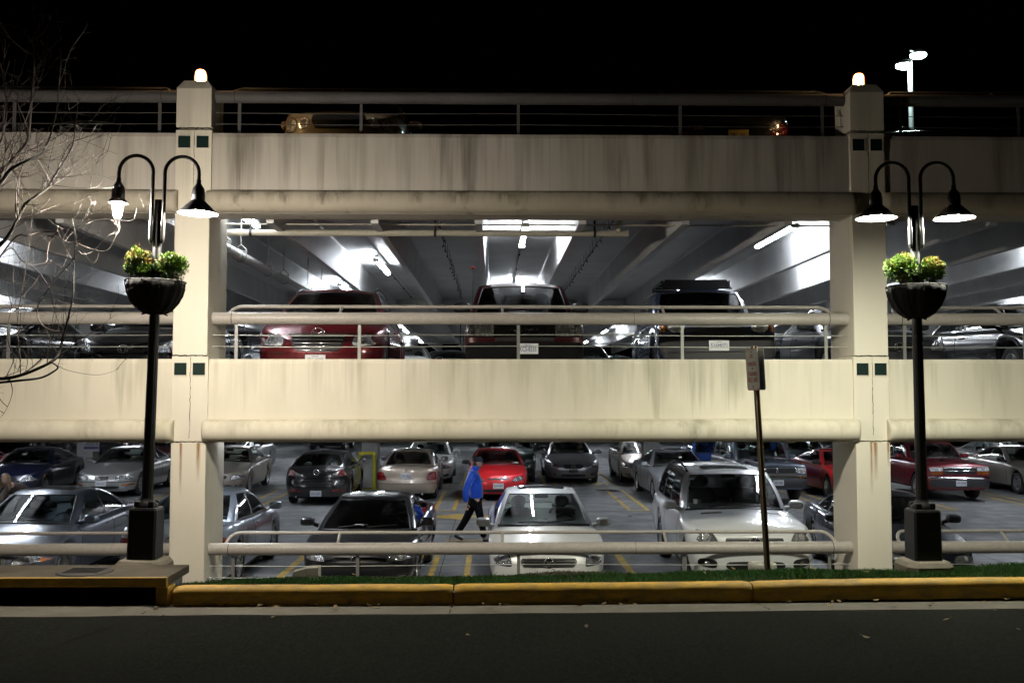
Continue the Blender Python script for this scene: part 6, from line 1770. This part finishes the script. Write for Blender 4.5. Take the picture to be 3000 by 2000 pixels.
street_lamp(2706, 1649, R(-.35), 'black twin arm street lamp with both cone shades lit and a hanging planter', (True, True), 2,
    [(-.16, -.05, 3.075, .19, .165, 'broad green shrub on the column side of the planter of the lamp with two shades', .12), (.16, -.03, 3.06, .155, .15, 'golden brown tipped shrub in the planter of the lamp with two shades', .4), (.0, .12, 2.98, .15, .12, 'low dark shrub at the back of the planter of the lamp with two shades', .1)])

# lanterns on the two column caps
for cx, dx, lab in ((CX[1], .0, 'glowing orange lantern on the column cap behind the lamp missing a shade'), (CX[2], .0, 'glowing orange lantern on the column cap beside the distant roof floodlights')):
    t = thing('cap_lantern', lab, 'lantern', (cx, 14.25, 7.485))
    mb = MB(); mb.lathe([(.09, 0), (.09, .02), (.075, .035), (.06, .04)], (0, 0, 0), 20); mb.build('base', M_['black'], t)
    mb = MB(); mb.lathe([(.07, .04), (.082, .07), (.083, .16), (.075, .20), (.055, .225), (.001, .235)], (0, 0, 0), 20); mb.build('globe', M_['lantern'], t)
    mb = MB()
    for k in range(6): a = k * math.pi / 3; mb.tube([(.088 * math.cos(a), .088 * math.sin(a), .04), (.089 * math.cos(a), .089 * math.sin(a), .15)], .003, 4)
    mb.build('guard_wire', M_['black'], t)
# floodlight pole on the roof, far off
b0 = P(2672, 392, 38); zt = P(2668, 178, 38).z
t = thing('floodlight_pole', 'tall pale pole with two lit floodlights far back on the roof', 'light pole', (b0.x, 38, 2 * H))
mb = MB(); mb.tube([(b0.x, 38, 2 * H), (b0.x - .03, 38, zt)], [.10, .085], 14); mb.build('pole', simple('pale_painted_pole', (.65, .68, .66), .5), t, base=t.location)
for (px, py) in ((2648, 190), (2690, 160)):
    c = P(px, py, 37.6 if px < 2660 else 38.3)
    mb = MB(); mb.tube([(b0.x - .03, 38, c.z + .06), (c.x, c.y, c.z + .06)], .04, 8); arm = mb.build('bracket', M_['galv'], t, base=t.location)
    mb = MB(); mb.lathe([(.001, .17), (.20, .15), (.29, .08), (.305, .0), (.30, -.02)], (c.x, c.y, c.z), 24); mb.build('lamp_hood', simple('floodlight_hood_%d' % px, (.5, .52, .5), .5), t, base=t.location)
    mb = MB(); mb.lathe([(.30, -.02), (.27, -.09), (.15, -.15), (.001, -.17)], (c.x, c.y, c.z), 24); mb.build('lens', M_['farlamp'], t, base=t.location)

# ---------------------------------------------------------------- fire lane sign
b0 = P(2250, 1668, 10.95)
t = thing('traffic_sign', 'leaning steel signpost with back to back white NO PARKING fire lane signs', 'sign', (b0.x, 10.95, b0.z - .1)); t.rotation_euler = (R(0), R(-2.75), 0)
mb = MB(); hgt = 2.55
mb.M = Matrix.Rotation(R(28), 4, 'Z')
for (x0, x1, y0, y1) in ((-.030, -.022, -.016, .016), (.022, .030, -.016, .016), (-.022, .022, .008, .014)):
    mb.box((x0, y0, -.2), (x1, y1, hgt))
mb.build('post', rough_surface('rusty_green_steel_post', (.10, .085, .05), (.16, .10, .06), 10, .6, 60), t)
zc = 2.02 + .10
def rr(w_, h_, r, n=5):
    out = []
    for cx_, cy_, a0 in ((w_ - r, h_ - r, 0), (-w_ + r, h_ - r, 90), (-w_ + r, -h_ + r, 180), (w_ - r, -h_ + r, 270)):
        for k in range(n + 1): a = R(a0 + 90 * k / n); out.append((cx_ + r * math.cos(a), cy_ + r * math.sin(a)))
    return out
SW, SH = .1525, .2286
for s, off in ((1, -.034), (-1, .034)):
    # the face looks along local -Y; the pair is turned so that one face looks towards the street lamp side
    Ms = Matrix.Translation((0, 0, zc + .17)) @ Matrix.Rotation(R(-79) + (math.pi if s < 0 else 0), 4, 'Z')
    mb = MB(); mb.M = Ms; mb.prism(rr(SW, SH, .03), 'y', -.036, -.034)
    pn = mb.build('sign_panel', [simple('dull_aluminium_%d' % s, (.30, .31, .31), .45, .6)], t)
    mb = MB(); mb.M = Ms; o_ = rr(SW - .001, SH - .001, .03); mb.add([(x, -.0368, z) for x, z in o_], [tuple(range(len(o_)))])
    mb.build('sign_face', simple('white_reflective_sheet_%d' % s, (.40, .40, .36), .45), pn)
    mb = MB(); mb.M = Ms; i0, i1 = rr(SW - .006, SH - .006, .026), rr(SW - .012, SH - .012, .021); n_ = len(i0)
    mb.add([(x, -.0375, z) for x, z in i0] + [(x, -.0375, z) for x, z in i1], [(k, (k + 1) % n_, (k + 1) % n_ + n_, k + n_) for k in range(n_)])
    RED = simple('sign_red_%d' % s, (.33, .03, .04), .5)
    mb.build('sign_border', RED, pn)
    for txt, zz, h_, w_ in (('NO', .150, .048, .075), ('PARKING', .062, .048, .21), ('OR', .010, .022, .035), ('STANDING', -.048, .048, .225), ('FIRE LANE', -.112, .055, .235)):
        mb = MB(); text_mb(mb, txt, h_, Ms @ Matrix.Translation((0, -.0376, zz)), 0, w_, .0012)
        mb.build('lettering', RED, pn)
    mb = MB(); mb.M = Ms
    for zz in (.195, -.19): mb.lathe([(.001, -.007), (.008, -.006), (.009, 0)], (0, -.0372, zz), 10, 0, True, 'y')
    mb.build('bolt', M_['crack'], pn)

# ---------------------------------------------------------------- bare tree at the kerb
BARK = rough_surface('grey_brown_bark', (.026, .020, .016), (.015, .012, .010), 14, .85, 70, .5, .01)
TWIG = rough_surface('reddish_twig_bark', (.028, .016, .011), (.018, .011, .008), 30, .7, 70, .1)
tree = thing('bare_tree', 'bare leafless tree with drooping branches reaching in towards the street lamp', 'tree', (-5.85, 9.85, 1.1))
tb = tree.location
rng = random.Random(77)
trunk = MB()
tp = [Vector((-5.85, 9.85, 1.05)), Vector((-5.83, 9.85, 1.9)), Vector((-5.78, 9.87, 2.8)), Vector((-5.75, 9.9, 3.6)), Vector((-5.6, 9.92, 4.4)), Vector((-5.55, 9.95, 5.4)), Vector((-5.6, 9.9, 6.6)), Vector((-5.5, 9.9, 7.8))]
trunk.tube(tp, [.17, .14, .13, .12, .10, .08, .055, .02], 14)
trunk.build('trunk', BARK, tree, base=tb)
def sm(pts, n=6):
    out = []
    for i in range(len(pts) - 1):
        p0, p1, p2, p3 = pts[max(i - 1, 0)], pts[i], pts[i + 1], pts[min(i + 2, len(pts) - 1)]
        for k in range(n):
            u = k / n; out.append(.5 * ((2 * p1) + (p2 - p0) * u + (2 * p0 - 5 * p1 + 4 * p2 - p3) * u * u + (3 * p1 - p0 - 3 * p2 + p3) * u ** 3))
    out.append(pts[-1]); return out
twigs = MB()
def twig(p, d, L_, r, depth):
    n = 7; pts = [p.copy()]; q = p.copy(); dd_ = d.copy()
    curl = Vector((rng.gauss(0, .05), rng.gauss(0, .05), rng.gauss(.05, .06)))
    for k in range(n):
        dd_ = (dd_ + curl + Vector((rng.gauss(0, .07), rng.gauss(0, .07), rng.gauss(0, .07)))).normalized(); q = q + dd_ * (L_ / n); pts.append(q.copy())
    twigs.tube(pts, [r * (1 - .8 * k / n) + .0006 for k in range(n + 1)], 5, 0, False)
    if depth > 0:
        for k in range(rng.randint(1, 4)):
            i = rng.randint(1, n); s = Vector((rng.gauss(0, 1), rng.gauss(0, .6), rng.gauss(.2, .8))).normalized()
            twig(pts[i], (dd_ * .6 + s * .8).normalized(), L_ * rng.uniform(.3, .6), r * .6, depth - 1)
LIMBS = [
    ([(-90, 790), (0, 717), (34, 676), (69, 607), (79, 593), (137, 551), (157, 520), (210, 433), (222, 357), (232, 290)], 9.8, .026, .004, 20),
    ([(-120, 640), (-40, 575), (0, 531), (17, 492), (76, 424), (84, 382), (93, 284), (100, 190), (96, 120)], 10.0, .040, .006, 24),
    ([(-110, 650), (0, 537), (34, 495), (84, 469), (118, 452), (143, 410), (165, 330), (172, 250)], 9.6, .024, .004, 18),
    ([(-80, 480), (-10, 430), (12, 380), (20, 300), (10, 250), (28, 180)], 10.0, .016, .004, 14),
    ([(-110, 1105), (0, 1109), (69, 1096), (148, 1061), (172, 1034), (186, 979), (200, 930), (214, 860), (216, 780), (221, 700), (212, 640)], 9.9, .022, .003, 14),
    ([(-100, 1130), (0, 1120), (60, 1114), (120, 1106), (160, 1086), (169, 1074), (150, 1061)], 9.85, .016, .007, 3),
    ([(-60, 830), (40, 700), (80, 690), (117, 681), (165, 677), (193, 669), (241, 660), (286, 645), (344, 645), (386, 646), (396, 632), (401, 612)], 10.12, .010, .002, 4),
    ([(187, 972), (150, 968), (118, 945), (110, 900), (141, 848), (179, 800), (207, 769), (229, 736), (244, 745), (275, 734), (310, 696), (344, 648)], 10.05, .008, .002, 4),
    ([(172, 677), (148, 703), (139, 738), (138, 762), (127, 772)], 10.1, .008, .002, 4),
    ([(-60, 800), (0, 751), (34, 727), (62, 762), (93, 781), (120, 806), (145, 848), (165, 927), (186, 961)], 9.75, .009, .003, 10),
    ([(140, 690), (180, 700), (206, 710), (268, 693), (315, 660)], 10.0, .005, .0015, 2),
    ([(220, 710), (275, 731), (317, 731), (343, 682)], 10.2, .004, .0012, 1),
    ([(20, 1100), (40, 1050), (24, 1000), (26, 940), (36, 900)], 9.7, .006, .002, 5), ([(60, 1095), (58, 1040), (52, 980), (55, 900), (70, 840)], 9.95, .006, .002, 6),
    ([(158, 1064), (200, 1085), (280, 1098), (330, 1088), (352, 1075)], 9.8, .003, .001, 1), ([(45, 640), (48, 560), (60, 500), (90, 440)], 9.8, .008, .002, 6),
    ([(155, 520), (225, 515), (262, 493), (300, 465), (315, 445)], 9.8, .004, .001, 3), ([(150, 545), (200, 430), (245, 405), (283, 390), (300, 355)], 9.8, .006, .0015, 4)]
for pts, d, r0, r1, nt_ in LIMBS:
    p3 = [P(px, py, d + rng.uniform(-.12, .12)) for px, py in pts]
    if pts[0][0] < 0:
        zt_ = max(1.3, p3[0].z - .35)
        q = next((a.lerp(b_, (zt_ - a.z) / (b_.z - a.z)) for a, b_ in zip(tp, tp[1:]) if a.z <= zt_ <= b_.z), tp[-2])
        p3 = [q, q.lerp(p3[0], .55) + Vector((0, 0, -.03))] + p3
    ps = sm(p3); n = len(ps)
    mb = MB(); mb.tube(ps, [r0 + (r1 - r0) * k / (n - 1) for k in range(n)], 8)
    mb.build('branch', BARK if r0 > .012 else TWIG, tree, base=tb)
    for k in range(nt_):
        i = rng.randint(n // 4, n - 1); t_ = (ps[min(i + 1, n - 1)] - ps[max(i - 1, 0)]).normalized()
        s = Vector((rng.gauss(.15, .6), rng.gauss(0, .5), rng.gauss(.45, .6))).normalized()
        twig(ps[i], (t_ * .9 + s).normalized(), rng.uniform(.25, .8) if d < 10.04 else rng.uniform(.15, .4), max(.002, .3 * (r0 + (r1 - r0) * i / n)), 2 if r0 > .011 else 1)
o = twigs.build('twig_spray', TWIG, tree, base=tb); o['kind'] = 'stuff'
# ================================================================== world, camera, render
w = bpy.data.worlds.new('World'); sc.world = w; w.use_nodes = True
wn = w.node_tree.nodes; wl = w.node_tree.links
sky = wn.new('ShaderNodeTexSky'); sky.sky_type = 'NISHITA'; sky.sun_disc = False
sky.sun_elevation = R(-8); sky.sun_rotation = R(200)
wl.new(sky.outputs[0], wn['Background'].inputs[0]); wn['Background'].inputs[1].default_value = 0.05
cd = bpy.data.cameras.new('camera'); cam = bpy.data.objects.new('camera', cd); COL.objects.link(cam)
cam.location = CAM; cam.rotation_euler = (R(90 + 2.98), 0, R(-1.06))
cd.sensor_width = 36; cd.lens = 36 * FPX / 3000; cd.clip_end = 1000; cd.clip_start = .1
sc.camera = cam
vs = sc.view_settings
sc.display_settings.display_device = 'sRGB'
vs.view_transform = 'Standard'; vs.look = 'None'; vs.gamma = 1; vs.exposure = 0; vs.use_curve_mapping = False
sc.render.engine = 'CYCLES'
cy = sc.cycles
cy.use_denoising = True
try: cy.denoiser = 'OPENIMAGEDENOISE'
except Exception: pass
cy.max_bounces = 8; cy.diffuse_bounces = 4; cy.glossy_bounces = 4; cy.transparent_max_bounces = 16; cy.transmission_bounces = 4
cy.sample_clamp_indirect = 6; cy.sample_clamp_direct = 0
cy.caustics_reflective = False; cy.caustics_refractive = False
cy.use_light_tree = True
cy.blur_glossy = 0.3
for o in sc.objects:
    t = o.get('label')
    if t and not 4 <= len(t.split()) <= 16: print('LABEL', len(t.split()), t)
